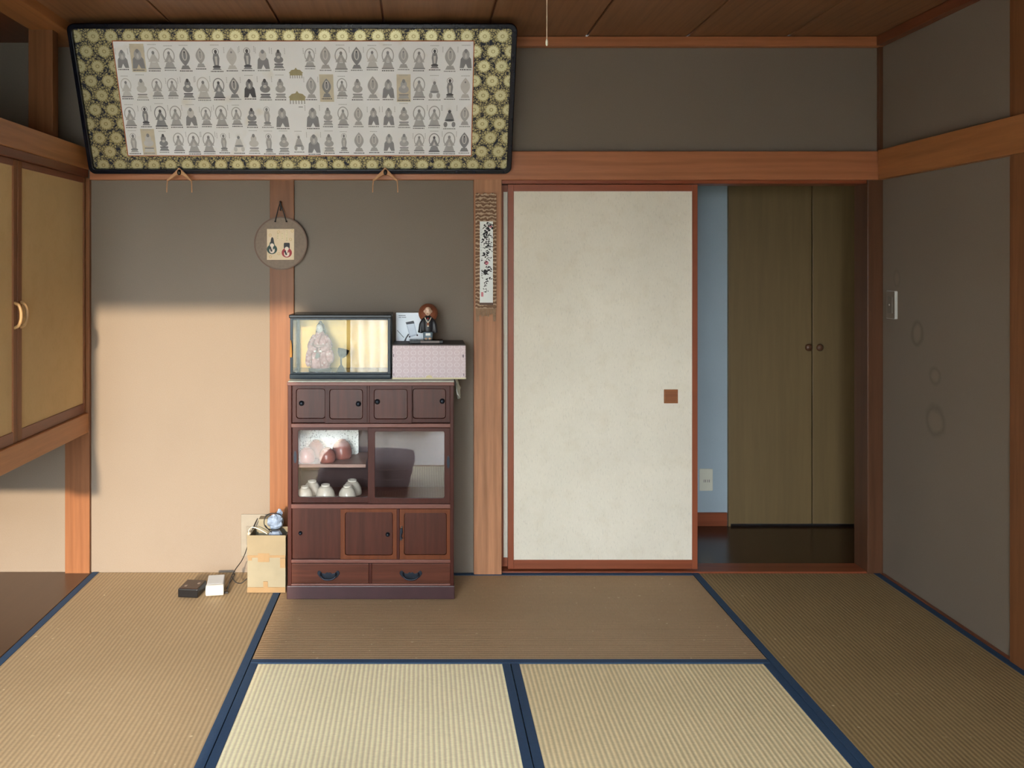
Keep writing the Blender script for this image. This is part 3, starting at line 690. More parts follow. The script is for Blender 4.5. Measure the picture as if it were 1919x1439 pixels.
for v, h, wd, n in ((.965, .020, .0019, 7), (.905, .024, .0022, 9), (.84, .016, .0012, 6), (.79, .02, .001, 5), (.735, .018, .0013, 6), (.69, .014, .0012, 5), (.635, .022, .0010, 5), (.60, .02, .0009, 4), (.55, .018, .0010, 4), (.44, .012, .0014, 4), (.40, .014, .0014, 5), (.30, .012, .0012, 4)): glyph(.72, v, .20, h*1.25, 0, wd, n+2)
for v, h, wd, n in ((.95, .022, .0012, 6), (.865, .022, .0026, 8), (.80, .020, .0020, 8), (.745, .018, .0014, 6), (.69, .012, .0010, 4), (.59, .02, .0026, 6), (.50, .02, .0012, 5), (.39, .014, .0020, 6), (.355, .014, .0018, 6), (.26, .014, .0015, 5), (.20, .018, .0011, 4), (.14, .012, .0009, 3)): glyph(.42, v, .18, h*1.25, 0, wd, n+2)
for q in range(13): glyph(.13, .90-.032*q, .05, .008, 1, .0005, 3)
for q in range(4): glyph(.15, .40-.03*q, .06, .01, 0, .0008, 4)
b.mi = 2; b.flat(rect(s0+.10*SW, s0+.27*SW, r0+.075*SH, r0+.13*SH), .0081, M)
b.build('brush_writing', inkm, sl, recalc=False)

# ------------------------------------------------------------------ wall plates
yy = HY; t = thing('wall_socket', 'pale cream power socket on the hall wall beside the paper door', 'socket', (X(1322, HY), HY, Z(918, HY)))
M = front(HY); B().prism(rr(X(1310, HY), X(1335, HY), Z(919, HY), Z(878, HY), .004, 3), 0, .008, M).build('plate', M_cream, t, bevel=.002)
for px in (1318.5, 1321.5, 1325.5, 1328.5): B().box(X(px, HY)-.001, X(px, HY)+.0012, HY-.0085, HY-.007, Z(903, HY), Z(898, HY)).build('slot', M_greyslot, t)
t = thing('light_switch', 'white light switch plate on the stained wall near the doorway', 'switch', (RX, 3.748, 1.126))
MR = lambda a, b_, c: (RX-c, a, b_)
B().prism(rr(3.712, 3.784, 1.126, 1.246, .004, 3), 0, .012, MR).build('plate', M_white, t, bevel=.002)
B().prism(rr(3.715, 3.782, 1.128, 1.244, .003, 3), .012, .0128, MR).build('cover', plain('switch_cover', rgb(128, 118, 106), .5), t)  # thin grey sheet: shade on the white plate's front put into colour
B().prism(rr(3.730, 3.766, 1.150, 1.222, .003, 3), .012, .016, MR).build('rocker', plain('switch_rocker_shade', rgb(120, 112, 102), .5), t, bevel=.001)  # rocker greyed as well, for the shade on this side
B().ball((RX-.017, 3.748, 1.186), .002, .003, .004, 8, 6).build('indicator', M_white, t)
yy = BY; M = front(BY); t = thing('wall_socket', 'cream wall socket plate behind the cardboard box', 'socket', (X(474, BY), BY, Z(1040, BY)))
B().prism(rr(X(452, BY), X(506, BY), Z(1042, BY), Z(963, BY), .004, 3), 0, .006, M).build('plate', plain('aged_plate', rgb(123, 117, 105), .5), t, bevel=.002)
B().prism(rr(X(462, BY), X(496, BY), Z(1020, BY), Z(985, BY), .004, 3), .006, .010, M).build('socket_insert', plain('aged_insert', rgb(114, 108, 96), .5), t, bevel=.001)
B().box(X(466, BY), X(482, BY), BY-.042, BY-.010, Z(1014, BY), Z(992, BY)).build('adapter_plug', plain('adapter_grey', rgb(150, 140, 122), .5), t, bevel=.003)
t = thing('pull_cord', 'thin pale pull cord hanging from the ceiling', 'cord', (0.302, 2.1, 1.886))
B().tube([(0.302, 2.1, 1.890), (0.3022, 2.1, 2.1), (0.302, 2.1, CZ)], .0011, 6).build('cord', plain('cord_thread', rgb(214, 190, 164), 0.8), t)
B().lathe([(.0015, 0), (.003, .004), (.0028, .012), (.0012, .016)], (0.302, 2.1, 1.884), 10).build('bead', M_cream, t, smooth=True)
B().lathe([(.03, 0), (.03, .02), (.02, .028)], (0.302, 2.1, CZ-.03), 16).build('ceiling_rose', M_cream, t, smooth=False)

# ------------------------------------------------------------------ dark wooden tea cabinet
CY = 3.536; KX = lambda px: X(px, CY); KZ = lambda py: Z(py, CY)
M_cab = wood('cabinet_wood', rgb(68, 31, 23), 'Z', 0.36, 0.35, False, 1.0, spec=0.2); M_cabx = wood('cabinet_wood_flat', rgb(80, 38, 28), 'X', 0.36, 0.35, False, spec=0.2)
M_cabp = wood('cabinet_panel', rgb(75, 36, 25), 'Z', 0.34, 0.45, True, spec=0.25); M_cabe = wood('cabinet_edge', rgb(112, 70, 60), 'X', 0.35, 0.15, False, spec=0.3)
M_cabo = wood('cabinet_orange_frame', rgb(104, 55, 31), 'Z', 0.36, 0.35, False, spec=0.2); M_cabd = wood('cabinet_drawer', rgb(86, 46, 33), 'X', 0.38, 0.4, True, spec=0.2)
M_plinth = plain('cabinet_plinth', rgb(58, 31, 35), 0.4, 0, 0.12, 25); M_iron = plain('dark_iron', rgb(34, 40, 50), 0.38, 0.6, 0.15, 80)
M_inner = plain('cabinet_inside', rgb(56, 33, 31), 0.7)
M_glass = glass('clear_glass'); M_glass_case = glass('polished_case_glass', ior=1.5); M_glass_r = glass('polished_door_glass', ior=1.75)
cx0, cx1, ctop = KX(539), KX(850.5), KZ(716)
ca = thing('tea_cabinet', 'dark reddish wooden cabinet with glass sliding doors standing against the wall', 'cabinet', ((cx0+cx1)/2, 3.68, 0.0))
CB = 3.824; iy = CY+0.008
B().box(cx0, cx0+.016, CY, CB, .055, ctop-.001).build('side_panel', M_cab, ca, bevel=.002)
B().box(cx1-.016, cx1, CY, CB, .055, ctop-.001).build('side_panel', M_cab, ca, bevel=.002)
B().box(cx0-.002, cx1+.002, CY-.004, CB, ctop-.014, ctop).build('top_board', M_cabe, ca, bevel=.002)
B().box(cx0+.016, cx1-.016, CB-.008, CB, .055, ctop-.014).build('back_panel', M_inner, ca)
B().box(cx0-.003, cx1+.003, CY-.006, CB, 0.002, KZ(1097)).build('plinth', M_plinth, ca, bevel=.003)
for p0, p1 in ((794, 801), (945, 953), (1049, 1055), (1094, 1098.5)):
    B().box(cx0+.014, cx1-.014, CY, CB-.008, KZ(p1), KZ(p0)).build('shelf_board', M_cabe, ca, bevel=.0015)
def door(x0, x1, z0, z1, y, hole, rad, mf, mp, label=None, fw=(.02, .02, .02, .02), rec=.004, th=.012):
    # framed door with a round-cornered panel; y is its front face
    M = front(y+th); l, r_, bt, tp = fw
    d = B().ring(rr(x0, x1, z0, z1, .0008, 5), rr(x0+l, x1-r_, z0+bt, z1-tp, rad, 5), 0, th, M).build('door', mf, ca, bevel=.0012)
    if mp is not None:
        B().prism(rr(x0+l+.0012, x1-r_-.0012, z0+bt+.0012, z1-tp-.0012, rad, 5), 0, th-rec, M).build('door_panel', mp, d, bevel=.0012)
    return d
def knob(px, py, y, par, r=.011):
    Rm = Matrix.Rotation(radians(90), 3, 'X')
    B().lathe([(r, 0), (r, .002), (r*.7, .003), (r*.55, .006), (r*.8, .009), (r*.6, .012), (.001, .013)], (KX(px), y, KZ(py)), 16, R=Rm).build('knob', M_iron, par, smooth=True)
z0, z1 = KZ(793), KZ(723)
B().box(KX(688), KX(692.5), CY, CB-.01, z0, ctop-.014).build('divider', M_cab, ca, bevel=.001)
for px0, px1, dy, kp in ((545.5, 617, .016, (564, 757)), (609, 688, .002, (671.5, 757)), (692.5, 772, .002, (707, 753)), (765, 844, .016, (829, 753))):
    lf = dict(fw=(.018, .018, .016, .016))
    d = door(KX(px0), KX(px1), z0, KZ(722), CY+dy, None, .012, M_cab, M_cabp, **lf); knob(kp[0], kp[1], CY+dy+.003, d)
# glass doors
gz0, gz1 = KZ(944), KZ(802)
for px0, px1, dy, fw, pull in ((545.5, 700, .018, (.026, .024, .022, .012), (552, 858)), (689.5, 844, .002, (.028, .024, .022, .014), (840, 866))):
    d = door(KX(px0), KX(px1), gz0, gz1, CY+dy, None, .008, M_cab, None, fw=fw)
    B().box(KX(px0)+fw[0]-.004, KX(px1)-fw[1]+.004, CY+dy+.005, CY+dy+.0075, gz0+fw[2]-.004, gz1-fw[3]+.004).build('glass_pane', M_glass if px0 < 600 else M_glass_r, d)
    B().prism(ell(KX(pull[0]), KZ(pull[1]), .006, .026, 16), 0, .002, front(CY+dy)).build('finger_pull', M_iron, d)
B().box(cx0+.016, KX(684), CY+.045, CB-.01, KZ(881), KZ(876)+.003).build('inner_shelf', wood('inner_shelf_wood', rgb(150, 118, 104), 'X'), ca, bevel=.001)
# lower doors
lz0, lz1 = KZ(1048.5), KZ(954)
B().box(KX(743.5), KX(748.5), CY, CB-.01, lz0, lz1).build('divider', M_cab, ca, bevel=.001)
d = B().box(KX(545.5), KX(645), CY+.016, CY+.026, lz0, lz1).build('door', M_cabp, ca, bevel=.001); knob(562, 1001, CY+.016, d, .008)
d = door(KX(638), KX(743.5), lz0, lz1, CY+.003, None, .010, M_cabo, M_cabp, fw=(.018, .016, .016, .014)); knob(726.5, 1002, CY+.005, d, .009)
d = door(KX(749), KX(844.5), lz0, lz1, CY+.001, None, .010, M_cabo, M_cabp, fw=(.018, .016, .018, .016))
b = B(); M = front(CY+.001)
b.prism(rr(KX(749.5), KX(753), KZ(1012), KZ(990), .001, 2), 0, .005, M); b.build('latch_plate', M_iron, d)
B().tube([(KX(753), CY-.008, KZ(988)), (KX(754), CY-.010, KZ(996)), (KX(752), CY-.009, KZ(1004)), (KX(755), CY-.008, KZ(1008))], .0022, 6).build('latch_hook', M_iron, d, smooth=True)
B().ball((KX(753), CY-.004, KZ(987)), .004, .006, .004, 10, 6).build('latch_pin', plain('latch_metal', rgb(150, 140, 132), .3, .8), d, smooth=True)
# drawers
rz0, rz1 = KZ(1094), KZ(1056)
B().box(KX(691), KX(696.5), CY+.001, CB-.01, rz0, rz1).build('divider', M_cab, ca, bevel=.001)
for px0, px1, hx in ((545.5, 691, 615.5), (696.5, 844.5, 770)):
    d = B().box(KX(px0)+.0008, KX(px1)-.0008, CY+.003, CB-.03, rz0+.0008, rz1-.0008).build('drawer', M_cabd, ca, bevel=.0015)
    hz = KZ(1077); hX = KX(hx); M = front(CY+.003)
    wing = [(-.046, .004), (-.044, .013), (-.037, .017), (-.030, .012), (-.027, .006), (-.014, .004), (-.006, .010), (0, .007), (.006, .010), (.014, .004), (.027, .006), (.030, .012), (.037, .017), (.044, .013), (.046, .004), (.036, -.010), (.022, -.017), (0, -.020), (-.022, -.017), (-.036, -.010)]
    B().prism([(hX+a, hz+c) for a, c in wing], 0, .003, M).build('handle_plate', M_iron, d, bevel=.001)
    B().tube([(hX-.030, CY-.002, hz+.008), (hX-.030, CY-.012, hz-.002), (hX-.018, CY-.016, hz-.012), (hX, CY-.017, hz-.015), (hX+.018, CY-.016, hz-.012), (hX+.030, CY-.012, hz-.002), (hX+.030, CY-.002, hz+.008)], .0032, 8).build('bail_handle', M_iron, d, smooth=True)

# crockery behind the glass
M_cup = plain('cup_glaze', rgb(207, 197, 181), 0.25, 0, 0.08, 40); M_bowl = plain('russet_lacquer', rgb(146, 86, 72), 0.22, 0, 0.08, 40)
M_foot = plain('cup_foot', rgb(216, 208, 194), 0.5)
cupz = KZ(945)+.001
def cup(px, y, k, lab):
    c = (X(px, y), y, cupz)
    t = thing('tea_cup', lab, 'cup', c, 'upturned cups on the cabinet floor')
    B().lathe([(.035*k, 0), (.0365*k, .004), (.036*k, .014*k), (.0335*k, .026*k), (.029*k, .036*k), (.023*k, .044*k), (.017*k, .049*k)], c, 24).build('bowl', M_cup, t, smooth=True)
    B().lathe([(.0165*k, .047*k), (.0168*k, .055*k), (.0145*k, .0555*k), (.0135*k, .051*k), (.001, .051*k)], c, 20).build('foot_ring', M_foot, t, smooth=True)
cup(571, 3.615, .95, 'small cream cup upside down, front one nearest the cabinet side panel')
cup(585, 3.690, 1.05, 'taller cream cup upside down behind the front cup near the side panel')
cup(610, 3.615, 1.10, 'wide cream cup upside down standing alone in the middle of the cups')
cup(651, 3.615, 1.02, 'ribbed cream cup upside down, front one of the pair near the centre stile')
cup(660, 3.690, 1.12, 'cream cup upside down behind the ribbed cup near the centre stile')
bz = KZ(876)+.0035
def bowl(px, y, w, h, lab):
    c = (X(px, y), y, bz); t = thing('lacquer_bowl', lab, 'bowl', c, 'upturned russet bowls on the cabinet shelf')
    B().lathe([(w*.90, 0), (w*.97, h*.12), (w, h*.3), (w*.96, h*.5), (w*.83, h*.70), (w*.62, h*.84), (w*.40, h*.92)], c, 28).build('dome', M_bowl, t, smooth=True)
    B().lathe([(w*.40, h*.91), (w*.40, h*.965), (w*.34, h*.965), (w*.30, h*.93), (.001, h*.93)], c, 20).build('foot_ring', M_bowl, t, smooth=True)
bowl(575, 3.625, .035, .062, 'russet bowl upside down nearest the side panel on the upper shelf')
bowl(592, 3.715, .037, .074, 'russet bowl upside down in the back row between two front bowls')
bowl(613, 3.625, .035, .060, 'russet bowl upside down in the middle of the front row')
bowl(641, 3.700, .042, .080, 'largest russet bowl upside down at the end of the shelf')
def speck():
    m = Nt('speckled_paper'); v = m.coord(); f = m.noise(v, 160, 2, .6)
    m.base(m.ramp(f, [(0.33, rgb(140, 140, 132)), (0.42, rgb(226, 230, 222)), (0.7, rgb(238, 240, 234))])); return m.set(0.8)
tag(B().prism(rr(-.524, X(672, 3.77), bz+.0005, KZ(804), .012, 4), 0, .006, front(3.77)).build('paper_board', speck(), bevel=.001), 'pale speckled panel standing behind the russet bowls', 'board')  # pale speckled panel behind the bowls

# ------------------------------------------------------------------ cloth on the cabinet
M_cloth = plain('pale_cloth', rgb(196, 200, 188), 0.9, 0, 0.1, 60)
zt = ctop+.0015
t = thing('cabinet_cloth', 'thin pale cloth spread over the cabinet top with one corner drooping', 'cloth', ((cx0+cx1)/2, 3.68, zt))
b = B(); b.box(cx0+.002, cx1+.002, CY-.004, CB-.006, zt-.0012, zt+.0022); b.build('cloth_sheet', M_cloth, t, bevel=.001)
b = B(); v = []; f = []; nx, nz = 10, 10
for i in range(nx+1):
    for j in range(nz+1):
        u = i/nx; w = j/nz; droop = .075*(1-.7*u) if u < .8 else .030
        x = cx1+.004+.036*w*(1-.15*w)*(.5+.5*u)+.004*sin(9*u); y = 3.70-.13*(1-u)*(.6+.4*w); z = zt+.0018-.085*w**1.3*(.55+.45*sin(pi*u*.9+.3))
        v.append((x+.004*sin(14*u+5*w), y, z))
for i in range(nx):
    for j in range(nz): f.append((i*(nz+1)+j, (i+1)*(nz+1)+j, (i+1)*(nz+1)+j+1, i*(nz+1)+j+1))
b.add(v, f); o = b.build('drooping_corner', M_cloth, t, smooth=True); md = o.modifiers.new('s', 'SOLIDIFY'); md.thickness = .0015

# ------------------------------------------------------------------ glass doll case
DY = 3.605; zb = zt+.0025; dx0, dx1 = X(543.5, DY), X(732, DY); dzt = Z(596, DY); DB = 3.815
M_case = plain('case_lacquer', rgb(19, 31, 41), 0.22, 0, .08, spec=0.18)
dc = thing('doll_case', 'dark-framed glass doll case with gold backing on the cabinet', 'display case', ((dx0+dx1)/2, (DY+DB)/2, zb))
B().box(dx0-.002, dx1+.001, DY-.003, DB, zb, Z(701, DY)).build('base', M_case, dc, bevel=.002)
B().box(dx0-.004, dx1+.004, DY-.006, DB+.004, dzt, Z(589.5, DY)).build('lid', M_black, dc, bevel=.003)
pz0, pz1 = Z(701, DY), dzt
for a in (dx0, dx1-.012):
    for y0 in (DY, DB-.012): B().box(a, a+.012, y0, y0+.012, pz0, pz1).build('corner_post', M_case, dc, bevel=.001)
for zz in (pz0, pz1-.008): B().box(dx0+.012, dx1-.012, DY, DY+.010, zz, zz+.008).build('front_rail', M_case, dc, bevel=.001)
B().box(dx0+.010, dx1-.010, DY+.003, DY+.0048, pz0+.006, pz1-.006).build('glass_pane', M_glass_case, dc)
for a in (dx0+.004, dx1-.006): B().box(a, a+.002, DY+.012, DB-.012, pz0, pz1).build('side_glass', M_glass, dc)
B().box(dx0+.012, dx1-.012, DB-.006, DB-.001, pz0, pz1).build('back_board', M_case, dc)
B().box(dx0+.012, dx1-.012, DY+.012, DB-.012, pz0, pz0+.0025).build('case_floor', M_case, dc)
gs = B().box(dx0+.013, dx1-.013, DB-.010, DB-.006, pz0+.003, pz1).build('gold_screen', plain('gold_leaf', rgb(197, 158, 58), 0.45, 0.15, .06, 14), dc)
for k in range(1, 5):
    zq = pz0+(pz1-pz0)*k/5; B().box(dx0+.013, dx1-.013, DB-.0104, DB-.0098, zq, zq+.0006).build('leaf_seam', plain('leaf_seam', rgb(206, 160, 60), .5), gs)
# tassel hanging at the corner of the case
tag(B().tube([(dx0+.004, DY-.007, Z(637, DY)), (dx0+.005, DY-.008, Z(646, DY)), (dx0+.005, DY-.008, Z(658, DY)), (dx0+.005, DY-.008, Z(669, DY))], .004, 8, rad=[.001, .0035, .005, .0058]).build('case_tassel', plain('tassel_gold', rgb(170, 119, 56), .7), smooth=True), 'small golden tassel hanging at the corner of the doll case', 'tassel')
# doll in pink robe
def robe_mat():
    m = Nt('pink_robe'); v = m.coord(); f = m.noise(v, 60, 3); g = m.n('ShaderNodeTexVoronoi'); g.inputs['Scale'].default_value = 55; m.l(v, g.inputs['Vector'])
    c = m.ramp(f, [(0.35, rgb(150, 100, 98)), (0.65, rgb(184, 142, 136))])
    m.base(m.mix(m.ramp(g.outputs['Distance'], [(0.18, (0.55, 0.55, 0.55, 1)), (0.3, (0, 0, 0, 1))]), c, rgb(208, 190, 178))); return m.set(.7)
gy = 3.715; gx = X(600, gy); gz = pz0+.0026
dl = thing('kimono_doll', 'standing doll in a pink robe with dark hair inside the glass case', 'doll', (gx, gy, gz))
b = B()
b.lathe([(.036, .006), (.044, .016), (.047, .035), (.050, .060), (.046, .085), (.041, .105), (.036, .125), (.028, .145), (.018, .160), (.012, .168)], (gx, gy, gz), 28, 1.0, .62)
b.ball((gx+.001, gy, gz+.140), .028, .018, .022)
M_rb = robe_mat(); b.build('robe', M_rb, dl, remesh=.0032)
B().tube([(gx-.022, gy-.004, gz+.148), (gx-.036, gy-.016, gz+.118), (gx-.034, gy-.032, gz+.098), (gx-.010, gy-.044, gz+.090)], .014, 12, rad=[.010, .013, .015, .010]).build('sleeve', M_rb, dl, smooth=True)
B().tube([(gx+.022, gy-.004, gz+.148), (gx+.038, gy-.016, gz+.118), (gx+.036, gy-.032, gz+.100), (gx+.006, gy-.044, gz+.092)], .014, 12, rad=[.010, .014, .016, .010]).build('sleeve', M_rb, dl, smooth=True)
B().tube([(gx+.034, gy-.026, gz+.098), (gx+.042, gy-.026, gz+.076), (gx+.044, gy-.022, gz+.050), (gx+.040, gy-.020, gz+.040)], .014, 12, rad=[.013, .018, .019, .012]).build('hanging_sleeve', M_rb, dl, smooth=True)
B().tube([(gx-.036, gy-.026, gz+.096), (gx-.044, gy-.026, gz+.070), (gx-.046, gy-.022, gz+.036), (gx-.042, gy-.020, gz+.022)], .014, 12, rad=[.010, .013, .014, .010]).build('hanging_sleeve', M_rb, dl, smooth=True)
B().tube([(gx+.010, gy-.024, gz+.158), (gx+.002, gy-.030, gz+.140), (gx-.004, gy-.033, gz+.118)], .003, 6).build('collar', plain('doll_collar', rgb(150, 96, 92), .6), dl, smooth=True)
B().tube([(gx+.004, gy-.033, gz+.078), (gx+.002, gy-.034, gz+.050), (gx+.008, gy-.031, gz+.012)], .0022, 6).build('robe_fold', plain('doll_fold', rgb(150, 104, 100), .6), dl, smooth=True)
B().lathe([(.046, 0), (.047, .005), (.046, .010)], (gx, gy, gz), 28, 1.05, .7).build('stand', M_black, dl)
b = B(); b.ball((gx-.002, gy-.004, gz+.178), .0145, .015, .0195, 18, 12); b.tube([(gx-.001, gy, gz+.155), (gx-.001, gy, gz+.168)], .008, 8); b.build('head', plain('doll_white', rgb(192, 189, 183), .5, 0, .02), dl, smooth=True)
b = B(); b.ball((gx+.001, gy+.006, gz+.184), .0185, .016, .019, 16, 10); b.ball((gx+.001, gy+.004, gz+.204), .008, .008, .008, 12, 8); b.ball((gx+.001, gy+.010, gz+.160), .0225, .012, .036, 14, 8); b.build('hair', plain('doll_hair', rgb(44, 36, 36), .4), dl, remesh=.0028)
M_eye = plain('doll_eye', rgb(40, 34, 34), .5); hd = [c for c in dl.children if c.name.startswith('head')][0]
for sg in (-1, 1): B().ball((gx-.002+sg*.0052, gy-.0182, gz+.1785), .0022, .0008, .0008, 8, 6).build('eye', M_eye, hd)
B().ball((gx-.002, gy-.0178, gz+.1685), .0018, .0008, .0009, 8, 6).build('mouth', plain('doll_lips', rgb(170, 60, 56), .5), hd)
B().ball((gx-.002, gy-.0195, gz+.174), .0014, .0016, .0026, 8, 6).build('nose', plain('doll_nose', rgb(186, 182, 175), .5), hd)
B().lathe([(.042, .098), (.0435, .104), (.042, .112)], (gx, gy-.002, gz), 24, 1.0, .66).build('sash', plain('doll_sash', rgb(150, 112, 104), .6), dl, smooth=True)
for sg in (-1, 1): B().ball((gx+sg*.012-.004, gy-.049, gz+.086), .006, .006, .005, 10, 6).build('hand', plain('doll_hand', rgb(238, 230, 220), .5), dl, smooth=True)
b = B(); b.prism([(gx-.016, gz+.058), (gx-.008, gz+.055), (gx+.004, gz+.062), (gx, gz+.082), (gx-.010, gz+.080)], 0, .003, front(gy-.052)); b.build('fan', plain('doll_fan', rgb(96, 92, 84), .6), dl)
# stand with a round black bowl beside the doll
sy = 3.66; sx = X(641, sy)
t = thing('black_lamp_stand', 'small black stand with a bowl-shaped top beside the doll in the case', 'stand', (sx, sy, gz))
B().lathe([(.020, 0), (.018, .004), (.012, .018), (.004, .030), (.0035, .060), (.006, .064)], (sx-.004, sy, gz), 20).build('foot', M_black, t, smooth=True)
Rm = Matrix.Rotation(radians(14), 3, 'Y')
B().lathe([(.004, 0), (.014, .008), (.022, .022), (.025, .038), (.0235, .038), (.020, .023), (.012, .010), (.001, .006)], (sx-.002, sy, gz+.058), 24, R=Rm, cap=False).build('bowl', M_black, t, smooth=True)
B().lathe([(.001, .032), (.012, .034), (.019, .030)], (sx-.002, sy, gz+.058), 20, R=Rm, cap=False).build('inner_dish', plain('pale_dish', rgb(190, 186, 176), .4), t, smooth=True)

# ------------------------------------------------------------------ pink patterned box and things on it
PYF = 3.600; bx0, bx1 = X(733.5, PYF)+.004, X(873, PYF); bz0 = zb; bz1 = Z(646, PYF)
def ring_mat():
    m = Nt('pink_ring_paper'); tc = m.n('ShaderNodeTexCoord'); sep = m.n('ShaderNodeSeparateXYZ'); m.l(tc.outputs['Object'], sep.inputs[0])
    fx = m.math('SUBTRACT', m.math('FRACT', m.math('DIVIDE', m.math('ADD', sep.outputs[0], 5.0), .0300)), .5)
    fz = m.math('SUBTRACT', m.math('FRACT', m.math('DIVIDE', m.math('ADD', sep.outputs[2], 5.004), .0250)), .5)
    d = m.math('SQRT', m.math('ADD', m.math('MULTIPLY', fx, fx), m.math('MULTIPLY', fz, fz)))
    k = m.ramp(d, [(0.0, (.25,)*3+(1,)), (0.10, (.25,)*3+(1,)), (0.13, (0, 0, 0, 1)), (0.26, (0, 0, 0, 1)), (0.30, (1, 1, 1, 1)), (0.37, (1, 1, 1, 1)), (0.41, (0, 0, 0, 1))])
    m.base(m.mix(k, rgb(200, 182, 185), rgb(214, 202, 204))); return m.set(.7)
pb = thing('patterned_box', 'pale pink patterned storage box with a dark top overhanging the cabinet edge', 'box', ((bx0+bx1)/2, 3.70, bz0))
M_ring = ring_mat()
B().box(bx0, bx1, PYF, DB-.005, bz0+.004, bz1-.003).build('body', M_ring, pb, bevel=.003)
B().box(bx0+.002, bx1-.002, PYF+.003, DB-.007, bz1-.003, bz1+.0015).build('top', plain('box_dark_top', rgb(58, 48, 44), .6), pb, bevel=.001)
B().box(bx0-.001, bx1+.001, PYF-.001, DB-.004, bz0, bz0+.006).build('bottom_edge', plain('box_cream_edge', rgb(222, 212, 176), .7), pb, bevel=.001)
B().prism([((bx0+bx1)/2+.014*cos(pi*k/10), bz0+.005+.011*sin(pi*k/10)) for k in range(11)], 0, .0014, front(PYF)).build('thumb_notch', plain('box_notch', rgb(206, 192, 150), .7), pb)
for px, py, w, h in ((737.5, 666, .0012, .006), (868, 667, .0022, .006), (738, 702, .001, .005), (869, 702, .0014, .005)):
    B().box(X(px, PYF)-w, X(px, PYF)+w, PYF-.0016, PYF+.001, Z(py, PYF)-h, Z(py, PYF)+h).build('staple', plain('staple_metal', rgb(90, 76, 84), .4, .6), pb)
wy = 3.76; wx0, wx1 = X(742, wy), X(799, wy); wz0 = bz1+.002; wz1 = Z(586, wy)
wb = thing('product_box', 'white product box with a printed device picture standing behind the figurine', 'box', ((wx0+wx1)/2, wy, wz0))
B().box(wx0, wx1, wy, wy+.035, wz0, wz1).build('body', plain('white_card', rgb(228, 236, 244), .45, 0, .02), wb, bevel=.001)
M = front(wy); pm = [plain('print_device', rgb(176, 188, 204), .5), plain('print_device_dark', rgb(46, 50, 62), .5), plain('print_text_grey', rgb(130, 136, 146), .5), plain('print_device_light', rgb(208, 218, 230), .5)]
uu = lambda px: X(px, wy); vv = lambda py: Z(py, wy)
b = B(); b.mi = 0; b.flat([(uu(761), vv(606)), (uu(776), vv(602.5)), (uu(782), vv(628)), (uu(768), vv(632))], .0004, M)
b.mi = 3; b.flat([(uu(763), vv(607.5)), (uu(775), vv(605)), (uu(780), vv(626)), (uu(769), vv(629))], .0006, M)
b.mi = 1; b.flat([(uu(760), vv(604)), (uu(775), vv(601)), (uu(776.5), vv(606)), (uu(762), vv(608))], .0008, M)
b.flat([(uu(757), vv(639)), (uu(760), vv(633)), (uu(765), vv(625)), (uu(767), vv(627)), (uu(762), vv(634)), (uu(760.5), vv(640))], .0008, M)
b.flat(ell(uu(767.5), vv(631), .004, .004, 10), .0008, M); b.flat(ell(uu(782), vv(628), .0035, .004, 10), .0008, M)
b.flat([(uu(744), vv(619)), (uu(744.5), vv(618.2)), (uu(757), vv(632)), (uu(756.5), vv(633))], .0004, M)
b.build('printed_picture', pm, wb, recalc=False)
b = B()
for k, (p0, p1) in enumerate(((747, 760), (747, 752))): b.flat(rect(uu(p0), uu(p1), vv(592+3.4*k), vv(590.4+3.4*k)), .0004, M)
b.flat(rect(uu(753), uu(761), vv(595.4), vv(593.8)), .0004, M); b.build('printed_text', pm[2], wb, recalc=False)

fy = 3.665; fx = X(802, fy); fz = bz1+.002
M_robe = plain('black_robe', rgb(24, 24, 30), .45, 0, .1); M_straw = plain('straw_hat', rgb(119, 65, 39), .6, 0, .15, 160); M_skin = plain('figurine_skin', rgb(207, 174, 150), .4, 0, .03)
mk = thing('monk_figurine', 'small figurine in a black robe with a brown round hat on its back', 'figurine', (fx, fy, fz))
ba = B().box(X(767, fy), X(830, fy), fy-.035, fy+.03, fz, fz+.014).build('base', M_black, mk, bevel=.002)
B().box(X(788, fy), X(823, fy), fy-.0365, fy-.034, fz+.002, fz+.012).build('name_plate', plain('plate_brown_grey', rgb(96, 84, 78), .5, .2), ba)
b = B()
b.lathe([(.017, .030), (.024, .034), (.026, .050), (.025, .070), (.022, .088), (.014, .098), (.008, .104)], (fx, fy, fz+.014), 24, 1, .75)
for sg in (-1, 1): b.tube([(fx+sg*.016, fy, fz+.100), (fx+sg*.027, fy-.004, fz+.080), (fx+sg*.030, fy-.004, fz+.056), (fx+sg*.031, fy-.002, fz+.044)], .010, 10, rad=[.008, .010, .011, .013])
b.build('robe', M_robe, mk, remesh=.0028)
b = B(); b.ball((fx, fy-.006, fz+.134), .0155, .0155, .0185, 18, 12); b.tube([(fx, fy, fz+.108), (fx, fy-.002, fz+.122)], .007, 8); hd = b.build('head', M_skin, mk, remesh=.0024)
for sg in (-1, 1):
    B().ball((fx+sg*.0055, fy-.0205, fz+.136), .0022, .0010, .0009, 8, 6).build('eye', M_eye, hd)
    B().ball((fx+sg*.0155, fy-.005, fz+.133), .003, .004, .006, 8, 6).build('ear', M_skin, hd, smooth=True)
B().ball((fx, fy-.022, fz+.131), .002, .003, .004, 8, 6).build('nose', M_skin, hd, smooth=True)
B().ball((fx, fy-.0195, fz+.1235), .004, .001, .0009, 8, 6).build('mouth', plain('figurine_mouth', rgb(140, 66, 56), .5), hd)
Rx = Matrix.Rotation(radians(78), 3, 'X')
B().lathe([(.0405, 0), (.041, .003), (.028, .012), (.012, .020), (.001, .023)], (fx+.001, fy+.016, fz+.124), 30, R=Rx).build('straw_hat', M_straw, mk, smooth=True)
M_trim = plain('collar_white', rgb(216, 206, 188), .6)
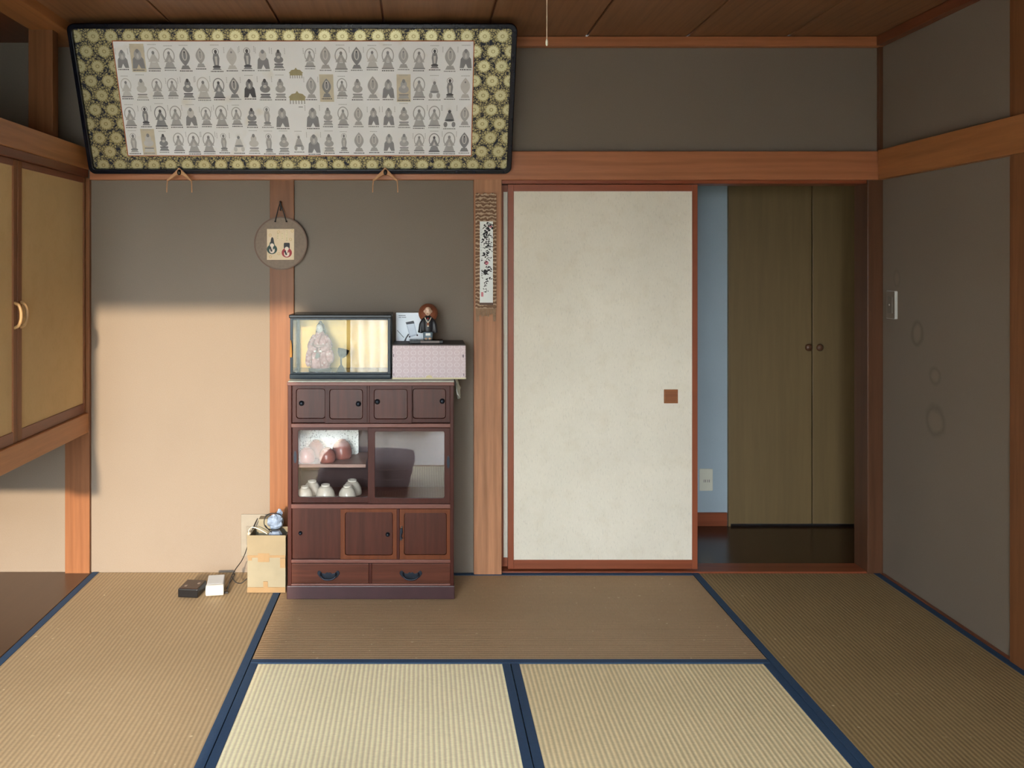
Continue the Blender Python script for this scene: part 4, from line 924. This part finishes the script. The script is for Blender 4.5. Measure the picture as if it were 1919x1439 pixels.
for sg in (-1, 1): B().tube([(fx+sg*.013, fy-.015, fz+.108), (fx+sg*.006, fy-.021, fz+.094), (fx, fy-.022, fz+.086), (fx-sg*.002, fy-.0225, fz+.070)], .0022, 6).build('collar_cord', M_trim, mk, smooth=True)
B().ball((fx, fy-.022, fz+.080), .006, .003, .009, 10, 6).build('chest_pouch', plain('pouch_brown', rgb(128, 76, 50), .6), mk, smooth=True)
B().ball((fx, fy-.019, fz+.104), .004, .003, .004, 8, 6).build('red_bead', plain('bead_red', rgb(150, 40, 34), .4), mk, smooth=True)
B().lathe([(.018, .014), (.0205, .028), (.021, .044), (.020, .046)], (fx, fy, fz), 20, 1, .75).build('skirt', plain('skirt_grey', rgb(112, 128, 140), .6), mk, smooth=True)
for sg in (-1, 1): B().ball((fx+sg*.008, fy-.012, fz+.019), .007, .011, .005, 10, 6).build('foot', M_skin, mk, smooth=True)
B().box(fx-.010, fx+.010, fy-.019, fy-.0145, fz+.032, fz+.042).build('apron', plain('apron_white', rgb(230, 230, 226), .6), mk, bevel=.001)

# ------------------------------------------------------------------ cardboard box with odds and ends
KY = 3.600; ex0, ex1 = X(463.5, KY), X(535, KY); ez = Z(1003, KY); KB = 3.765
M_card = plain('cardboard', rgb(129, 122, 102), .8, 0, .05, 20); M_tape = plain('packing_tape', rgb(132, 107, 73), .35, 0, .05, 40); M_cardi = plain('cardboard_inside', rgb(140, 112, 78), .85)
kb = thing('cardboard_box', 'small open cardboard box patched with brown tape beside the cabinet', 'box', ((ex0+ex1)/2, (KY+KB)/2, .003))
th = .004; zm = Z(1041, KY)
B().box(ex0, ex1, KY, KY+th, .003, zm).build('front_panel', M_card, kb, bevel=.0008)
B().box(ex0-.001, ex1+.001, KY-.002, KY+.002, zm-.002, ez).build('front_flap', plain('cardboard_flap', rgb(129, 117, 93), .8, 0, .05, 20), kb, bevel=.0008)
B().box(ex0, ex0+th, KY+th, KB, .003, ez-.012).build('side_panel', M_card, kb, bevel=.0008)
B().box(ex1-th, ex1, KY+th, KB, .003, ez-.012).build('side_panel', M_card, kb, bevel=.0008)
B().box(ex0+th, ex1-th, KB-th, KB, .003, ez-.012).build('back_panel', M_card, kb, bevel=.0008)
B().box(ex0+th, ex1-th, KY+th, KB-th, .003, .007).build('bottom_panel', M_cardi, kb)
kw = ex1-ex0
def tp(u0, u1, z0_, z1_, o=.0026): B().box(ex0+kw*u0, ex0+kw*u1, KY-o, KY-.0003, z0_, z1_).build('tape_strip', M_tape, kb)
tp(.0, 1.0, zm-.008, zm+.002); tp(.28, .58, zm-.026, zm+.010, .0029); tp(.86, 1.0, zm-.05, zm-.010, .0027); tp(.0, 1.0, .004, .026); tp(.42, .54, .024, .050, .0028); tp(.02, .12, zm-.02, zm-.007, .0024)
tag(B().box(X(486, 3.72), X(520, 3.72), 3.70, 3.75, .010, Z(970, 3.72)).build('small_carton', M_card, bevel=.0015), 'small cream carton standing upright inside the cardboard box', 'box')
# crumpled plastic bag with coiled cables
sy = 3.665; b = B(); sx, sz = X(516, sy), Z(978, sy)
for (ox, oz, rr_, ht) in ((0, 0, .032, 1.0), (.017, .033, .013, 1.7)):
    seg, rings = 15, 11; v = []; f = []
    for i in range(rings+1):
        th_ = -pi/2+pi*i/rings
        for j in range(seg):
            q = rr_*rnd.uniform(.74, 1.10); an = 2*pi*j/seg
            v.append((sx+ox+q*cos(th_)*cos(an), sy+q*.8*cos(th_)*sin(an), sz+oz+q*ht*sin(th_)))
    for i in range(rings):
        for j in range(seg): f.append((i*seg+j, i*seg+(j+1) % seg, (i+1)*seg+(j+1) % seg, (i+1)*seg+j))
    f.append(list(range(seg-1, -1, -1))); f.append([rings*seg+j for j in range(seg)]); b.add(v, f)
b.lathe([(.030, 0), (.034, .03), (.030, .07), (.020, .085)], (sx, sy, ez-.085), 9)
M_bag = plain('plastic_bag', rgb(127, 143, 166), .2, 0, .25, 50)
tag(b.build('plastic_bag', M_bag), 'crumpled pale blue plastic bag in the cardboard box', 'bag')
b = B(); cxx, czz = X(513, 3.63), Z(977, 3.63)
b.tube([(cxx+.040*cos(a)*1.0, 3.628+.006*sin(3*a), czz+.036*sin(a)) for a in [2*pi*k/14 for k in range(14)]], .0021, 8, closed=True)
b.tube([(cxx-.036, 3.630, czz-.016), (cxx-.026, 3.64, czz-.034), (cxx-.012, 3.645, czz-.05)], .0021, 8)
tag(b.build('black_cable', M_blackmat, smooth=True), 'coiled black cable looped around the plastic bag', 'cable')
tag(B().tube([(X(467, 3.62), 3.608, ez-.03), (X(467, 3.62), 3.612, Z(994, 3.62)), (X(472, 3.63), 3.63, Z(988, 3.63)), (X(482, 3.63), 3.635, Z(991, 3.63)), (X(492, 3.63), 3.635, Z(996, 3.63)), (X(500, 3.63), 3.64, Z(1002, 3.63))], .0018, 8).build('cream_cable', M_cream, smooth=True), 'thin cream cable curling out of the cardboard box', 'cable')
tag(B().tube([(X(474, 3.80), 3.806, Z(992, 3.80)), (X(481, 3.77), 3.79, Z(974, 3.77)), (X(470, 3.78), 3.79, Z(998, 3.78)), (X(461, 3.72), 3.74, Z(1030, 3.72)), (X(452, 3.68), 3.70, Z(1052, 3.68)), (X(438, 3.63), 3.655, Z(1072, 3.63)), (X(430, 3.6), 3.62, Z(1088, 3.6)), (X(424, 3.58), 3.595, .012)], .0019, 8).build('power_cable', M_blackmat, smooth=True), 'thin black cable running from the wall socket down to the white router', 'cable')
tag(B().tube([(X(463, 3.66), 3.66, .04), (X(452, 3.65), 3.65, .024), (X(440, 3.65), 3.66, .026), (X(434, 3.66), 3.665, .05), (X(440, 3.66), 3.66, .058), (X(430, 3.63), 3.63, .030), (X(424, 3.60), 3.60, .018)], .0019, 8).build('network_cable', M_blackmat, smooth=True), 'looped black cable lying on the mat between router and box', 'cable')
# white router leaning back
ry = 3.575; rx = X(403, ry)
rt = thing('router', 'small white router with rounded edges lying on the mat', 'router', (rx, ry, .002))
Rt = Matrix.Rotation(radians(-14), 3, 'Z') @ Matrix.Rotation(radians(-38), 3, 'X')
def RM(a, b_, c):
    p = Vector((rx, ry, .004)) + (Matrix.Rotation(radians(10), 3, 'Z') @ Vector((a, c, b_))); return tuple(p)
wf = .036
B().prism([(-.0+.024*cos(a), .024+.022*sin(a)) for a in [2*pi*k/24 for k in range(24)]], -wf, wf, lambda a, b_, c: RM(c, b_, a-.012)).build('front_roll', M_white, rt, bevel=.004, smooth=False)
B().prism([(-.012, .038), (.004, .044), (.120, .040), (.128, .030), (.124, .001), (-.010, .001)], -wf+.002, wf-.002, lambda a, b_, c: RM(c, b_, a)).build('shell', plain('router_grey_white', rgb(214, 220, 226), .5, 0, .02), rt, bevel=.004)
B().box(rx+.034, rx+.052, ry+.004, ry+.012, .006, .014).build('cable_plug', M_blackmat, rt, bevel=.001)
# dark brown box-shaped modem
by = 3.600; bx = X(361, by)
mo = thing('black_modem', 'flat glossy black and brown box lying on the mat next to the router', 'modem', (bx, by, .002))
def BM(a, b_, c):
    p = Vector((bx, by, .002)) + (Matrix.Rotation(radians(-6), 3, 'Z') @ Vector((a, c, b_))); return tuple(p)
B().prism([(-.042, 0), (.042, 0), (.042, .036), (-.042, .036)], -.055, .050, BM).build('case', plain('modem_black', rgb(12, 12, 15), .3), mo, bevel=.004)
B().prism([(-.038, .036), (.038, .036), (.038, .0375), (-.038, .0375)], -.050, .046, BM).build('top_cover', plain('modem_brown', rgb(52, 32, 26), .3), mo)
for a, c in ((-.020, -.022), (.024, .010)): B().prism([(a-.005, .0375), (a+.005, .0375), (a+.005, .038), (a-.005, .038)], c-.008, c+.008, BM).build('marking', plain('modem_mark', rgb(150, 134, 124), .5), mo)

# ------------------------------------------------------------------ floor cushions behind the camera view (mirrored in the cabinet glass)
M_zab = plain('cushion_cloth', rgb(128, 108, 116), .85, 0, .1, 60)
for k in range(3):
    zc = .002+.062*k; b = B(); cxz, cyz = -.36+.015*k, 1.66+.01*k
    n = 12; v = []; f = []
    for top_ in (0, 1):
        for i in range(n+1):
            for j in range(n+1):
                u = -1+2*i/n; w = -1+2*j/n; e = (1-abs(u)**4)*(1-abs(w)**4); sq = 1-.06*(u*u*w*w)
                v.append((cxz+.29*u*sq, cyz+.28*w*sq, zc+.030+(.029 if top_ else -.029)*e**.5))
    for top_ in (0, 1):
        o = top_*(n+1)*(n+1)
        for i in range(n):
            for j in range(n):
                q = (o+i*(n+1)+j, o+(i+1)*(n+1)+j, o+(i+1)*(n+1)+j+1, o+i*(n+1)+j+1); f.append(q if top_ else q[::-1])
    tag(b.add(v, f).build('floor_cushion', M_zab, smooth=True), 'mauve floor cushion mirrored in the cabinet glass, %s of its stack' % ('lowest', 'middle', 'topmost')[k], 'cushion', 'stacked floor cushions')
for o in list(bpy.data.objects):
    if '_o' in o: del o['_o']
